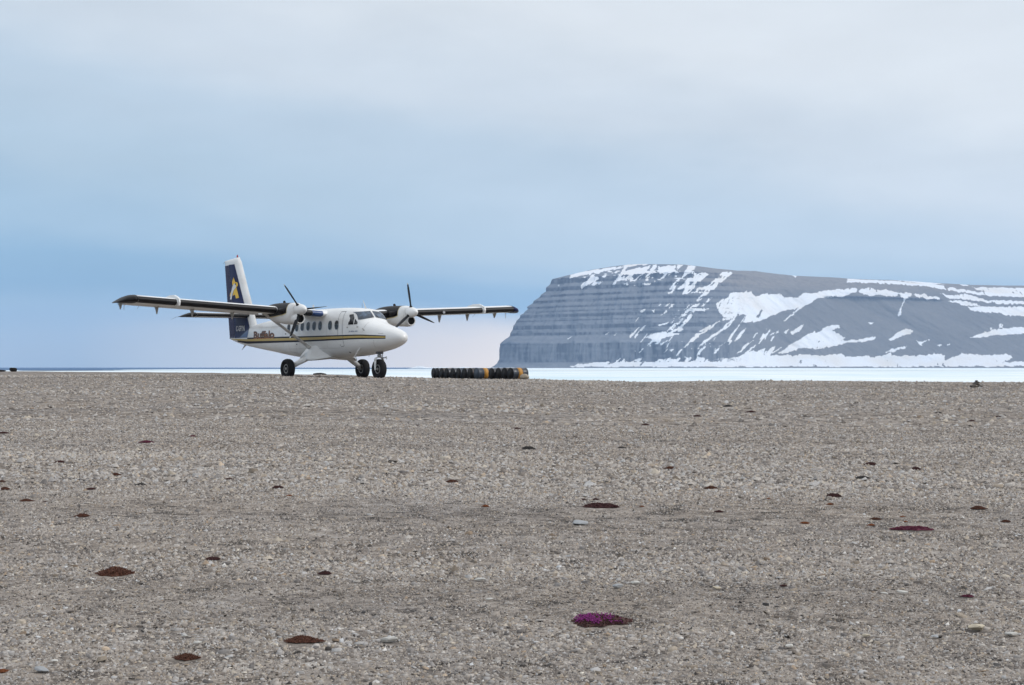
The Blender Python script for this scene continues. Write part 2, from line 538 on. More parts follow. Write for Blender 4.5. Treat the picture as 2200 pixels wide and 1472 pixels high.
# ------------------------------------------------------------------ headland
SNOW = [[(223,355),(279,373),(368,388),(448,403),(480,414),(538,420),(535,408),(474,399),(383,377),(305,361),(238,341),(213,334)],
[(260,315),(286,341),(359,351),(348,335),(332,315),(303,312),(279,307),(264,290),(257,302)],
[(436,394),(453,399),(405,335),(383,308),(376,313),(398,342)],
[(431,372),(543,403),(483,335),(458,330),(400,330)],
[(554,405),(575,408),(544,373),(500,338),(496,343)],
[(571,395),(683,413),(644,381),(571,338),(559,373)],
[(419,318),(531,323),(530,317),(419,312)],
[(701,408),(736,407),(707,382),(633,331),(607,282),(586,279),(604,312),(643,349)],
[(708,364),(771,370),(715,328),(669,282),(642,276),(656,304),(623,297),(672,343)],
[(827,379),(886,384),(789,313),(750,287),(709,255),(699,257),(734,292),(675,284),(710,306),(758,320)],
[(764,270),(722,231),(712,230),(753,268)],
[(620,250),(598,227),(588,228),(607,246)],
[(714,250),(696,230),(742,224),(720,211),(668,209),(635,189),(620,186),(648,214),(681,239)],
[(659,173),(613,160),(595,159),(618,169),(630,184),(640,184),(629,170)],
[(642,150),(615,124),(555,111),(513,78),(495,80),(517,106),(490,114),(514,128),(592,140)],
[(587,220),(552,193),(560,210)],
[(634,102),(584,62),(574,66),(604,91)],
[(575,104),(527,66),(525,73),(542,90)],
[(790,182),(744,147),(700,122),(638,73),(628,78),(691,132),(745,162)],
[(867,204),(817,153),(738,108),(667,63),(660,69),(740,118),(790,148),(844,193)],
[(802,99),(767,74),(741,57),(737,59),(780,91)],
[(703,79),(676,60),(674,63),(698,80)],
[(738,79),(706,57),(704,61),(733,80)],
[(920,109),(845,51),(838,52),(881,85)],
[(929,92),(875,51),(865,51),(906,80)],
[(777,245),(843,288),(872,297),(941,302),(958,281),(1007,295),(1071,298),(1084,283),(1138,281),(1169,299),(1233,305),(1278,316),(1413,328),(1399,310),(1334,288),(1249,284),(1221,279),(1141,235),(1122,223),(1063,181),(1059,183),(1134,238),(1069,225),(1008,202),(954,181),(883,174),(905,205),(868,206),(827,185),(795,180),(802,197),(784,217)],
[(1424,325),(1468,329),(1487,319),(1531,320),(1571,310),(1558,293),(1510,292),(1486,298),(1446,290),(1432,296),(1403,305)],
[(1565,303),(1622,305),(1616,292),(1588,279),(1554,242),(1540,210),(1526,203),(1532,220),(1573,269),(1571,281)],
[(1628,298),(1677,300),(1681,289),(1733,288),(1724,278),(1686,278),(1669,272),(1660,283),(1633,287)],
[(1386,357),(1440,383),(1513,378),(1616,371),(1707,363),(1782,353),(1814,336),(1922,315),(2336,303),(2319,285),(1941,296),(1825,315),(1716,337),(1607,347),(1452,354)],
[(1592,390),(1685,401),(1782,394),(1805,376),(1835,354),(1746,355),(1673,374),(1620,382)],
[(1508,412),(1572,413),(1575,403),(1514,403)],
[(1917,356),(1950,358),(1931,344),(1902,345)],
[(1934,338),(2426,343),(2341,305),(1967,313),(1940,324)],
[(1745,304),(1796,293),(1850,302),(1891,293),(1932,276),(2311,270),(2305,259),(1962,260),(1904,269),(1860,277),(1768,281)],
[(1757,269),(1797,274),(1875,260),(1884,248),(1824,251),(1799,257)],
[(1830,244),(1894,247),(2298,249),(2273,204),(1975,209),(1943,221),(1872,221),(1837,229)],
[(1127,168),(1142,171),(1115,145),(1081,131),(1069,133),(1097,151)],
[(1259,166),(1283,162),(1241,142),(1272,129),(1288,116),(1270,108),(1320,106),(1412,123),(1403,111),(1359,100),(1286,95),(1180,75),(1139,73),(1095,75),(1045,57),(1009,57),(1076,96),(1177,147),(1177,131),(1227,162)],
[(1458,112),(1500,138),(1542,153),(1572,147),(1553,133),(1518,125),(1491,115),(1461,107)],
[(1561,108),(1581,101),(1618,114),(1610,105),(1583,95),(1577,86)],
[(1425,61),(1477,77),(1517,87),(1509,78),(1447,60)],
[(1765,116),(1843,140),(1920,155),(2255,174),(2239,146),(1884,128),(1809,118)],
[(1919,173),(1933,172),(1925,160),(1907,157)],
[(1877,162),(1883,155),(1873,150)],
[(1405,181),(1422,178),(1414,172),(1407,173)],
[(1634,87),(1653,91),(1645,83)],
[(1666,90),(1686,95),(1679,88)],
[(181,2),(251,15),(317,22),(363,29),(348,13),(377,22),(405,40),(414,24),(442,27),(480,40),(484,27),(527,34),(555,29),(583,41),(592,31),(631,44),(660,37),(690,45),(728,27),(759,36),(829,41),(860,48),(915,71),(908,61),(962,75),(946,51),(982,50),(1073,49),(1123,51),(1172,49),(1253,54),(1269,42),(1320,44),(1361,48),(1368,40),(1447,58),(1448,49),(1488,47),(1578,49),(1607,55),(1644,49),(1637,29),(1658,37),(1708,54),(1777,49),(1891,51),(1887,39),(1835,21),(2188,41),(2169,7),(181,2)],
[(917,107),(874,72),(864,75),(876,85)],
[(929,90),(870,47),(860,48),(871,56)],
[(982,60),(1022,77),(1024,75),(991,58)],
[(976,132),(998,147),(987,134)],
[(984,125),(1029,146),(1027,135)],
[(1046,136),(1074,152),(1055,132)],
[(920,420),(1012,432),(1028,416),(957,413)],
[(1056,417),(1137,429),(1144,417)],
[(695,421),(771,423),(768,416),(701,413)],
[(1006,431),(1029,419),(1006,413)],
[(1059,417),(1087,430),(1131,430),(1180,420),(1118,416)],
[(1179,406),(1223,411),(1222,398),(1184,375),(1195,393)],
[(476,215),(501,222),(490,210),(478,207)],
[(519,215),(534,220),(528,207)],
[(526,164),(579,167),(568,159),(530,157)],
[(344,123),(359,135),(354,125)],
[(368,118),(385,134),(377,121)],
[(429,116),(441,131),(436,117)],
[(545,234),(559,243),(554,233)],
[(169,310),(183,317),(179,309)],
[(197,104),(222,117),(211,106)]]
SKY_K = [(-900, 330), (150, 372), (430, 403), (520, 413), (720, 417), (860, 408), (960, 406), (1040, 412), (1110, 409), (1220, 400), (1440, 394), (1660, 385), (1830, 372), (2000, 362), (2300, 357), (2800, 330), (3600, 290)]


def build_headland():
    base_k = np.array([(520, 7300), (330, 6900), (150, 6560), (15, 6280), (-62, 6060), (-90, 5930), (-78, 5830), (-15, 5765), (110, 5735), (300, 5725), (600, 5760),
                       (1000, 5890), (1400, 5950), (1800, 5860), (2300, 5760), (3000, 5700), (3800, 5700.0)])
    spine_k = np.array([(720, 7000), (660, 6700), (610, 6520), (585, 6420), (572, 6370), (565, 6335), (562, 6320), (566, 6315), (585, 6320), (640, 6350), (820, 6500),
                        (1120, 6850), (1500, 7000), (1900, 6950), (2400, 6900), (3100, 6900), (3900, 6900.0)])
    seg = np.r_[0, np.cumsum(np.hypot(*np.diff(base_k, axis=0).T))]
    du = []
    u = 0.0
    while u < seg[-1]:
        du.append(u)
        xb = np.interp(u, seg, base_k[:, 0])
        yb = np.interp(u, seg, base_k[:, 1])
        u += 9.0 if (yb > 6300 and xb < 500) else (2.6 if xb < 2200 else 9.0)
    U = np.array(du)

    def smooth(kx, k):
        v = np.interp(U, seg, kx)
        for _ in range(3):
            w = np.r_[np.full(k, v[0]), v, np.full(k, v[-1])]
            v = np.convolve(w, np.ones(2 * k + 1) / (2 * k + 1), 'valid')
        return v
    bx, by = smooth(base_k[:, 0], 9), smooth(base_k[:, 1], 9)
    sx, sy = smooth(spine_k[:, 0], 9), smooth(spine_k[:, 1], 9)
    # wB: 0 = stepped cliffs of the cape, 1 = smooth scree slopes
    wB = sm(520, 1050, bx + 0.25 * 0) * (by < 6600)
    # strata of the cliff: (offset inland, height fraction)
    ko, kz = [0, 14, 36, 50, 105], [0, 4 / 338, 22 / 338, 90 / 338, 120 / 338]
    rsx = np.random.RandomState(3)
    o, z = 105.0, 120.0
    cliff_rows = [0, 0, 0, 1, 0]
    while z < 330:
        hc, hl = rsx.uniform(4, 15), rsx.uniform(6, 16)
        if z + hc + hl > 340:
            break
        o += rsx.uniform(1.5, 4)
        z += hc
        ko.append(o); kz.append(z / 338); cliff_rows.append(1)
        o += rsx.uniform(11.0, 14.5) if z < 225 else rsx.uniform(22, 31)
        z += hl
        ko.append(o); kz.append(z / 338); cliff_rows.append(0)
    ko.append(o + 6); kz.append(1.0); cliff_rows.append(1)
    ko, kz = np.array(ko), np.array(kz)
    kz = np.maximum.accumulate(kz + np.arange(len(kz)) * 1e-6)
    # rows of the face
    zf = []
    cl = []
    for i in range(len(kz) - 1):
        n = max(2, int((kz[i + 1] - kz[i]) * 338 / 2.4))
        for k in range(n):
            zf.append(kz[i] + (kz[i + 1] - kz[i]) * k / n)
            cl.append(cliff_rows[i + 1])
    zf.append(1.0); cl.append(1)
    zf, cl = np.array(zf), np.array(cl, float)
    oA = np.interp(zf, kz, ko)
    oB = np.interp(zf, [0, 10 / 338, 46 / 338, 150 / 338, 290 / 338, 1], [0, 45, 95, 250, 470, 640])
    oC = np.interp(zf, [0, 12 / 338, 30 / 338, 70 / 338, 200 / 338, 300 / 338, 1], [0, 60, 120, 260, 520, 760, 900])
    wC = sm(1350, 2300, bx)
    nu, nz_ = len(U), len(zf)
    S_top = np.interp(sx, [k[0] for k in SKY_K], [k[1] for k in SKY_K])
    Rim = np.interp(bx, [-50, 60, 260, 500, 800, 1100, 1700, 2400, 3600], [340, 342, 352, 366, 374, 366, 345, 320, 260])
    Rim = np.minimum(Rim, S_top - 6)
    UU, ZF = np.meshgrid(U, zf, indexing='ij')
    CLm = np.broadcast_to(cl, UU.shape)
    # the strata wander: sample the profile at a slightly shifted height
    shift = 0.022 * fbm(UU / 170.0, ZF * 3, 4, 21)
    OAo = np.interp(np.clip(ZF + shift * (ZF > .02), 0, 1), kz, ko)
    OF = (1 - wB[:, None]) * OAo + wB[:, None] * ((1 - wC[:, None]) * oB[None] + wC[:, None] * oC[None])
    # gullies and buttresses
    low = sm(0.03, 0.10, ZF) * (1 - sm(0.24, 0.30, ZF))
    but = np.abs(fbm(UU / 38.0, ZF * 1.2, 3, 31)) * 34 + np.abs(fbm(UU / 12.0, ZF * 2, 2, 33)) * 9
    gul = fbm(UU / 75.0 + ZF * 1.5, ZF * 1.2, 4, 41) * 42 + fbm(UU / 20.0, ZF * 7, 3, 43) * 15
    stepj = fbm(UU / 26.0, np.floor(ZF * 15) * 7.7, 3, 51) * 11
    OF = OF + (1 - wB[:, None]) * (low * but + (1 - low) * sm(0.04, .12, ZF) * (gul * 0.6 + stepj * sm(.3, .4, ZF)))
    OF = OF + wB[:, None] * sm(0.05, 0.2, ZF) * (fbm(UU / 160 + ZF * 4, ZF * 2, 4, 61) * 26 + fbm(UU / 30 + ZF * 14, ZF * 3, 3, 63) * 6)
    # a ledge of crags high on the scree
    led = np.exp(-((ZF - 0.80) / 0.012) ** 2) * sm(1180, 1240, bx)[:, None] * (1 - sm(1640, 1720, bx))[:, None]
    OF = OF - led * (14 + 14 * vnoise(UU / 9.0, ZF * 0, 71))
    Zz = ZF * Rim[:, None] + 1.2 * fbm(UU / 8.0, ZF * 60, 2, 81) * sm(0.02, .1, ZF)
    Zz = np.where(ZF <= 0, -6.0, Zz)
    dx, dy = sx - bx, sy - by
    dl = np.hypot(dx, dy)
    dx, dy = dx / dl, dy / dl
    OF = np.minimum(OF, (dl - 12)[:, None])
    X = bx[:, None] + dx[:, None] * OF
    Y = by[:, None] + dy[:, None] * OF
    # plateau
    npl = 46
    tp = np.linspace(0, 1, npl + 1)[1:] ** 1.25
    Xp = X[:, -1:] + (sx[:, None] - X[:, -1:]) * tp
    Yp = Y[:, -1:] + (sy[:, None] - Y[:, -1:]) * tp
    rise = np.sin(tp * math.pi / 2)
    Zp = Zz[:, -1:] + (S_top[:, None] - Zz[:, -1:]) * rise + 2.5 * fbm(Xp / 140, Yp / 140, 4, 91) * np.sin(tp * math.pi)
    # back side
    Xb = np.c_[sx + dx * 600, sx + dx * 1600]
    Yb = np.c_[sy + dy * 600 + 300, sy + dy * 1600 + 900]
    Zb = np.c_[S_top - 30, S_top * 0 - 6]
    X, Y, Zz = np.c_[X, Xp, Xb], np.c_[Y, Yp, Yb], np.c_[Zz, Zp, Zb]
    nrow = X.shape[1]
    # ---- snow lying in gullies, on ledges and along the foot
    jx = fbm(X / 13.0, Zz / 7.0, 3, 101) * 7 + fbm(X / 42.0, Zz / 30.0, 2, 103) * 6
    jd = fbm((X - 0.9 * Zz) / 9.0, Zz / 80.0, 3, 109) * 6.0
    jz = fbm(X / 11.0, Zz / 9.0, 3, 107) * 3.0 + jd
    jx = jx * 0.45 + 0.9 * jd
    qx, qz = (X + jx).ravel(), (Zz + jz).ravel()
    face_n = nz_ + npl
    snow = np.zeros(qx.shape, bool)
    for poly in SNOW:
        P = np.array(poly, float)
        sel = np.where((qx > P[:, 0].min()) & (qx < P[:, 0].max()) & (qz > P[:, 1].min()) & (qz < P[:, 1].max()))[0]
        if len(sel) == 0:
            continue
        x, y = qx[sel], qz[sel]
        ins = np.zeros(len(sel), bool)
        for i in range(len(P)):
            (x0, y0), (x1, y1) = P[i], P[i - 1]
            if y0 == y1:
                continue
            cnd = ((y0 > y) != (y1 > y)) & (x < (x1 - x0) * (y - y0) / (y1 - y0) + x0)
            ins ^= cnd
        snow[sel] |= ins
    snow = snow.reshape(X.shape).astype(float)
    # thin streaks left in the runnels between cape and scree
    zone = sm(330, 560, X) * (1 - sm(900, 1200, X)) * sm(25, 60, Zz) * (1 - sm(150, 330, Zz))
    st = fbm((X - Zz * 0.9) / 16.0, Zz / 60.0, 3, 111)
    snow = np.maximum(snow, (st * zone > 0.30).astype(float))
    thin = fbm((X - 0.8 * Zz) / 9.0, Zz / 26.0, 3, 131) * 0.6 + fbm(X / 70.0, Zz / 25.0, 2, 133) * 0.5
    snow *= (thin < 0.50)
    zone2 = sm(180, 320, X) * (1 - sm(640, 760, X)) * sm(320, 340, Zz) * (Zz < 375)
    snow = np.maximum(snow, ((fbm(X / 17.0, Zz / 7.0, 3, 113)) * zone2 > 0.22).astype(float))
    # crags of the cliff bands keep no snow
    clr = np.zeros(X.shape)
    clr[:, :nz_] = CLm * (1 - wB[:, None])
    snow *= 1 - 0.95 * clr * (Zz < 362) * (vnoise((X - 0.9 * Zz) / 8, Zz / 16, 117) > 0.52)
    snow[:, -2:] = 0
    snow *= (Zz > 3.0 + 2.5 * vnoise(X / 60.0, Zz * 0, 119))
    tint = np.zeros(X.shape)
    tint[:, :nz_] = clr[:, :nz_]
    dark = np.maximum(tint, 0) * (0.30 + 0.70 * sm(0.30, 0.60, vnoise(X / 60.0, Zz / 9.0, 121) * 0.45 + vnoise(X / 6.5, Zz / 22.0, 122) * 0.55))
    joint_shade = vnoise(X[:, :nz_] / 13.0, Zz[:, :nz_] / 70.0, 125) * 0.6 + vnoise(X[:, :nz_] / 5.5, Zz[:, :nz_] / 50.0, 126) * 0.4  # vertical columns: joint and buttress shade painted into the lower cliff's colour
    dark[:, :nz_] *= 1 - low * (1 - (0.25 + 0.85 * sm(0.3, 0.7, joint_shade)))
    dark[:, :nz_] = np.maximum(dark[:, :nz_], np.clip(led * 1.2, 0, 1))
    scree = np.zeros(X.shape) + wB[:, None]
    topw = sm(285, 345, Zz + 18 * fbm(X / 90.0, Zz / 40.0, 3, 141)) * sm(500, 900, X)
    V = np.c_[X.ravel(), Y.ravel(), Zz.ravel() + SEA_Z]
    Fh = grid_faces(nu, nrow)[:, ::-1]

    m = bpy.data.materials.new('headland_rock')
    m.use_nodes = True
    t = m.node_tree
    b = t.nodes['Principled BSDF']
    b.inputs['Roughness'].default_value = 0.95
    b.inputs['Specular IOR Level'].default_value = 0.05
    c = N(t, 'ShaderNodeTexCoord')
    a1 = N(t, 'ShaderNodeAttribute', attribute_name='snow')
    a2 = N(t, 'ShaderNodeAttribute', attribute_name='crag_shade')
    a3 = N(t, 'ShaderNodeAttribute', attribute_name='scree')
    n1 = N(t, 'ShaderNodeTexNoise', i_Scale=0.045, i_Detail=9.0, i_Roughness=0.7)
    n2 = N(t, 'ShaderNodeTexNoise', i_Scale=0.004, i_Detail=4.0, i_Roughness=0.6)
    mps = N(t, 'ShaderNodeMapping')
    mps.inputs['Scale'].default_value = (0.004, 0.004, 0.11)
    L(t, c.outputs['Object'], mps.inputs[0])
    n3 = N(t, 'ShaderNodeTexNoise', i_Scale=1.0, i_Detail=5.0, i_Roughness=0.7)
    L(t, mps.outputs[0], n3.inputs['Vector'])
    for n in (n1, n2):
        L(t, c.outputs['Object'], n.inputs['Vector'])
    cap = ramp(t, [(0.2, (0.092, 0.099, 0.112)), (0.5, (0.150, 0.158, 0.174)), (0.8, (0.235, 0.242, 0.256))])
    L(t, M2(t, 'MULTIPLY_ADD', n1.outputs['Fac'], 0.6, M2(t, 'MULTIPLY', n3.outputs['Fac'], 0.45)), cap.inputs[0])
    scr = ramp(t, [(0.25, (0.120, 0.116, 0.112)), (0.55, (0.162, 0.155, 0.146)), (0.8, (0.215, 0.200, 0.182))])
    L(t, M2(t, 'MULTIPLY_ADD', n1.outputs['Fac'], 0.5, M2(t, 'MULTIPLY', n2.outputs['Fac'], 0.5)), scr.inputs[0])
    col = MIXC(t, a3.outputs['Fac'], cap.outputs[0], scr.outputs[0])
    a4 = N(t, 'ShaderNodeAttribute', attribute_name='top')
    tp_ = ramp(t, [(0.3, (0.165, 0.148, 0.132)), (0.7, (0.245, 0.218, 0.190))])
    L(t, n1.outputs['Fac'], tp_.inputs[0])
    col = MIXC(t, a4.outputs['Fac'], col, tp_.outputs[0])
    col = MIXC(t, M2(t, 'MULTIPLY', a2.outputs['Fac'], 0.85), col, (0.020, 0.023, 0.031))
    sn = N(t, 'ShaderNodeTexNoise', i_Scale=0.008, i_Detail=4.0)
    L(t, c.outputs['Object'], sn.inputs['Vector'])
    sc_ = ramp(t, [(0.45, (0.78, 0.80, 0.835)), (0.72, (0.74, 0.71, 0.67))])
    L(t, sn.outputs['Fac'], sc_.inputs[0])
    n5 = N(t, 'ShaderNodeTexNoise', i_Scale=0.11, i_Detail=5.0, i_Roughness=0.7)
    L(t, c.outputs['Object'], n5.inputs['Vector'])
    sf = M2(t, 'MULTIPLY_ADD', M2(t, 'SUBTRACT', n5.outputs['Fac'], 0.5), 1.3, a1.outputs['Fac'])
    sr = ramp(t, [(0.36, 0.0), (0.64, 1.0)])
    L(t, sf, sr.inputs[0])
    col = MIXC(t, sr.outputs[0], col, sc_.outputs[0])
    L(t, col, b.inputs['Base Color'])
    ob = big_mesh('headland', V, Fh, m, smooth=False, attrs={'snow': snow, 'crag_shade': dark, 'scree': scree, 'top': topw})
    tag(ob, 'grey layered sea cliff and scree headland streaked with snow', 'headland', kind='structure')
    return ob


headland = build_headland()

# ------------------------------------------------------------------ gravel: loose flat chips of frost-shattered limestone


def chips(clear):
    specs = [  # name, d0, d1, count, median radius, sigma, full chip (flake with sides) or low facetted stone
        (6.0, 11.0, 46000, 0.0084, 0.45, True), (6.0, 12.0, 1100, 0.020, 0.32, True), (12.0, 22.0, 900, 0.027, 0.32, True),
        (6.0, 10.8, 86000, 0.0080, 0.32, False), (10.5, 17.0, 105000, 0.0103, 0.36, False), (17.0, 30.0, 100000, 0.0170, 0.38, False), (30.0, 84.0, 88000, 0.030, 0.42, False)]
    rs = np.random.RandomState(11)
    AV, AF, AC, base = [], [], [], 0
    rp = np.array([s_[0] for s_ in STONE_RAMP])
    rc = np.array([s_[1] for s_ in STONE_RAMP])
    for d0, d1, n, rm, sg, full in specs:
        dm = 0.5 * (d0 + d1)
        n = int(n * (0.35 * dm + 1.8) / (0.37 * dm))
        d = np.sqrt(rs.uniform(d0 ** 2, d1 ** 2, n))
        xx = rs.uniform(-1, 1, n) * (0.35 * d + 1.8)
        a = xx / d
        P = np.c_[xx, d]
        thin = (np.abs(xx) > 0.35 * d + 0.2) & (rs.rand(n) > 0.6)
        Rd = np.clip(rm * np.exp(rs.normal(0, sg, n)), 0.004, 0.085)
        keep = (np.interp(a, EAZ, ED) - 1.0 > d) & ~thin
        bandv = fbm(P[:, 0] * 0.09 + 3.0, P[:, 1] * 0.42, 3, 77)
        Rd = Rd * (1 + 0.35 * np.clip(bandv * 2, -0.6, 1))
        if full and rm > 0.015:          # coarse pieces gather along the old beach ridges
            keep &= rs.uniform(-0.55, 0.35, n) < bandv
        if d0 < 40:
            for (ox, oy, ow) in clear:          # nothing lies on the plants or on the single stones
                keep &= ((P[:, 0] - ox) / (ow * 0.56)) ** 2 + ((P[:, 1] - oy + ow * 0.10) / (ow * 0.55)) ** 2 >= 1
        P, Rd, bandv = P[keep], Rd[keep], bandv[keep]
        n = len(P)
        zc = ground_z(P[:, 0], P[:, 1])
        k = 5
        th = rs.uniform(0, 2 * math.pi, n)[:, None] + np.linspace(0, 2 * math.pi, k, endpoint=False)[None] + rs.normal(0, 0.25, (n, k))
        rad = Rd[:, None] * rs.uniform(0.55, 1.15, (n, k))
        asp = rs.uniform(0.5, 1.0, n)[:, None]
        lx, ly = rad * np.cos(th), rad * np.sin(th) * asp
        rot = rs.uniform(0, 2 * math.pi, n)[:, None]
        px, py = lx * np.cos(rot) - ly * np.sin(rot), lx * np.sin(rot) + ly * np.cos(rot)
        j = np.arange(k)
        j1 = (j + 1) % k
        if full:
            thick = Rd * rs.uniform(0.22, 0.6, n)
            tilt = np.abs(rs.normal(0, 0.22, n)) + (rs.rand(n) < 0.08) * rs.uniform(0.1, 0.3, n)
            tilt = np.minimum(tilt, np.where(Rd > 0.02, 0.3, 0.6))
            ta = rs.uniform(0, 2 * math.pi, n)
            gxs, gys = (np.tan(tilt) * np.cos(ta))[:, None], (np.tan(tilt) * np.sin(ta))[:, None]
            lift = thick * rs.uniform(0.3, 0.9, n) + Rd * np.tan(tilt) * 0.5
            top = np.stack([P[:, :1] + px * 0.88, P[:, 1:] + py * 0.88, (zc + lift)[:, None] + (gxs * px + gys * py) * 0.88], -1)
            bot = np.stack([P[:, :1] + px, P[:, 1:] + py, (zc + lift - thick)[:, None] + gxs * px + gys * py], -1)
            apex = np.stack([P[:, 0] + px.mean(1), P[:, 1] + py.mean(1), zc + lift + thick * 0.10], -1)[:, None]
            V = np.concatenate([top, bot, apex], 1)
            tri = np.concatenate([np.stack([j, j1, np.full(k, 2 * k)], -1), np.stack([j + k, j1 + k, j], -1), np.stack([j1 + k, j1, j], -1)], 0)
        else:
            hgt = Rd * rs.uniform(0.35, 1.0, n)
            rim = np.stack([P[:, :1] + px, P[:, 1:] + py, (zc - 0.004)[:, None] + (hgt[:, None] * 0.45) * rs.rand(n, k)], -1)
            wgt = rs.rand(n, k) ** 2
            wgt /= wgt.sum(1, keepdims=True)
            apex = np.stack([P[:, 0] + (px * wgt).sum(1), P[:, 1] + (py * wgt).sum(1), zc + hgt], -1)[:, None]
            V = np.concatenate([rim, apex], 1)
            tri = np.stack([j, j1, np.full(k, k)], -1)
        m_ = V.shape[1]
        AV.append(V.reshape(-1, 3))
        AF.append((np.arange(n)[:, None, None] * m_ + tri[None]).reshape(-1, 3) + base)
        base += n * m_
        # each stone has its own colour
        v = rs.normal(0.555, 0.25, n) + 0.20 * bandv + 0.12 * fbm(P[:, 0] * 0.16, P[:, 1] * 0.9, 3, 79) + 0.05 * fbm(P[:, 0] * .5, P[:, 1] * .5, 2, 78)
        v = np.clip(v, 0, 1)
        v[rs.rand(n) < 0.07] *= 0.3
        v = np.minimum(v, 0.84 + 0.16 * (rs.rand(n) < 0.2))
        v = np.where(Rd > 0.028, np.clip(v, 0.2, 0.88), v)
        C = np.stack([np.interp(v, rp, rc[:, i_]) for i_ in range(3)], -1)
        tw = rs.rand(n)
        tint = np.where((tw < 0.16)[:, None], np.array([1.06, 1.0, 0.89]), np.where((tw > 0.74)[:, None], np.array([0.95, 0.99, 1.04]), np.array([1.0, 0.985, 0.965])))
        tint = np.where((tw < 0.02)[:, None], np.array([1.12, 0.96, 0.78]), tint)
        AC.append(np.repeat(C * tint, m_, axis=0))
    m = bpy.data.materials.new('limestone_chip')
    m.use_nodes = True
    t = m.node_tree
    b = t.nodes['Principled BSDF']
    b.inputs['Roughness'].default_value = 0.88
    b.inputs['Specular IOR Level'].default_value = 0.2
    a = N(t, 'ShaderNodeAttribute', attribute_name='stone')
    c = N(t, 'ShaderNodeTexCoord')
    nn = N(t, 'ShaderNodeTexNoise', i_Scale=70.0, i_Detail=4.0)
    L(t, c.outputs['Object'], nn.inputs['Vector'])
    rr = ramp(t, [(0.3, 0.80), (0.7, 1.15)])
    L(t, nn.outputs['Fac'], rr.inputs[0])
    L(t, MIXC(t, 1.0, a.outputs['Color'], rr.outputs[0], 'MULTIPLY'), b.inputs['Base Color'])
    ob = big_mesh('gravel', np.vstack(AV), np.vstack(AF), m, cols={'stone': np.vstack(AC)})
    tag(ob, 'loose flat grey and tan limestone chips covering the beach', 'gravel', kind='stuff')
    return ob


# ------------------------------------------------------------------ the airplane (local X forward with the nose at 0, Y to port, Z up)
W_PAINT = pmat('white_paint', (0.80, 0.805, 0.80), rough=0.34, var=0.03, scale=1.5, coat=0.25, dirt=(0.50, 0.46, 0.40), dirt_scale=1.3, dirt_amt=0.34, stretch=(0.5, 1, 1.6))
NAVY = pmat('navy_paint', (0.008, 0.014, 0.072), rough=0.45, var=0.12, dirt=(0.02, 0.028, 0.08), dirt_amt=0.3, spec=0.2)
BLUE = pmat('blue_paint', (0.022, 0.060, 0.190), rough=0.35, var=0.1, coat=0.2)
GOLD = pmat('gold_paint', (0.50, 0.36, 0.10), rough=0.4, var=0.08, dirt=(0.36, 0.30, 0.16), dirt_amt=0.4)
YELLOW = pmat('yellow_paint', (0.80, 0.50, 0.020), rough=0.4, var=0.05)
CREAM = pmat('cream_paint', (0.62, 0.52, 0.28), rough=0.45, var=0.08)
RUBBER = pmat('boot_rubber', (0.008, 0.007, 0.008), rough=0.42, var=0.3, scale=4, dirt=(0.03, 0.028, 0.028), dirt_amt=0.3, spec=0.3)
SOOT = pmat('black_cowl_paint', (0.007, 0.006, 0.006), rough=0.5, var=0.4, scale=5, dirt=(0.035, 0.028, 0.025), dirt_amt=0.35, spec=0.25)
TYRE = pmat('tyre_rubber', (0.012, 0.012, 0.014), rough=0.8, var=0.2, scale=12, dirt=(0.05, 0.047, 0.042), dirt_scale=6, dirt_amt=0.25, spec=0.25, bump=0.2, bump_scale=60)
METAL = pmat('bare_metal', (0.45, 0.45, 0.46), rough=0.42, var=0.12, metal=0.7, scale=14)
HUB = pmat('hub_grey', (0.27, 0.27, 0.265), rough=0.5, var=0.1, scale=10, dirt=(0.2, 0.18, 0.16), dirt_scale=8, dirt_amt=0.5)
GREY = pmat('grey_fitting', (0.46, 0.45, 0.43), rough=0.55, var=0.12, scale=10, dirt=(0.25, 0.22, 0.2), dirt_scale=8, dirt_amt=0.5)
STRUT = pmat('strut_paint', (0.60, 0.58, 0.55), rough=0.45, var=0.08, scale=8, dirt=(0.32, 0.28, 0.24), dirt_scale=5, dirt_amt=0.5)
SEAM = pmat('panel_seam', (0.14, 0.14, 0.15), rough=0.7, var=0.2)
BLADE = pmat('propeller_black', (0.008, 0.009, 0.013), rough=0.45, var=0.2, spec=0.25)
DARK = pmat('intake_dark', (0.012, 0.012, 0.012), rough=0.8, var=0.2)
REDL = pmat('red_lens', (0.30, 0.015, 0.02), rough=0.2, var=0.1)
BROWN = pmat('brown_lettering', (0.085, 0.040, 0.028), rough=0.5, var=0.1)
ORANGE = pmat('orange_lettering', (0.50, 0.20, 0.05), rough=0.5, var=0.1)
WHITE_L = pmat('white_lettering', (0.74, 0.74, 0.74), rough=0.5, var=0.03)


def glass_mat(name, base, var_scale, spec):
    m = bpy.data.materials.new(name)
    m.use_nodes = True
    t = m.node_tree
    b = t.nodes['Principled BSDF']
    b.inputs['Roughness'].default_value = 0.1
    b.inputs['Specular IOR Level'].default_value = spec
    c = N(t, 'ShaderNodeTexCoord')
    n = N(t, 'ShaderNodeTexNoise', i_Scale=var_scale, i_Detail=4.0, i_Roughness=0.6)
    L(t, c.outputs['Object'], n.inputs['Vector'])
    r = ramp(t, [(0.30, tuple(x * 0.35 for x in base)), (0.52, base), (0.66, tuple(min(1, x * 3.2) for x in base))])
    L(t, n.outputs['Fac'], r.inputs[0])
    L(t, r.outputs[0], b.inputs['Base Color'])
    return m


CABIN_GLASS = glass_mat('cabin_glass', (0.040, 0.040, 0.043), 7.0, 0.25)
WIND_GLASS = glass_mat('windscreen_glass', (0.040, 0.060, 0.090), 2.2, 0.8)

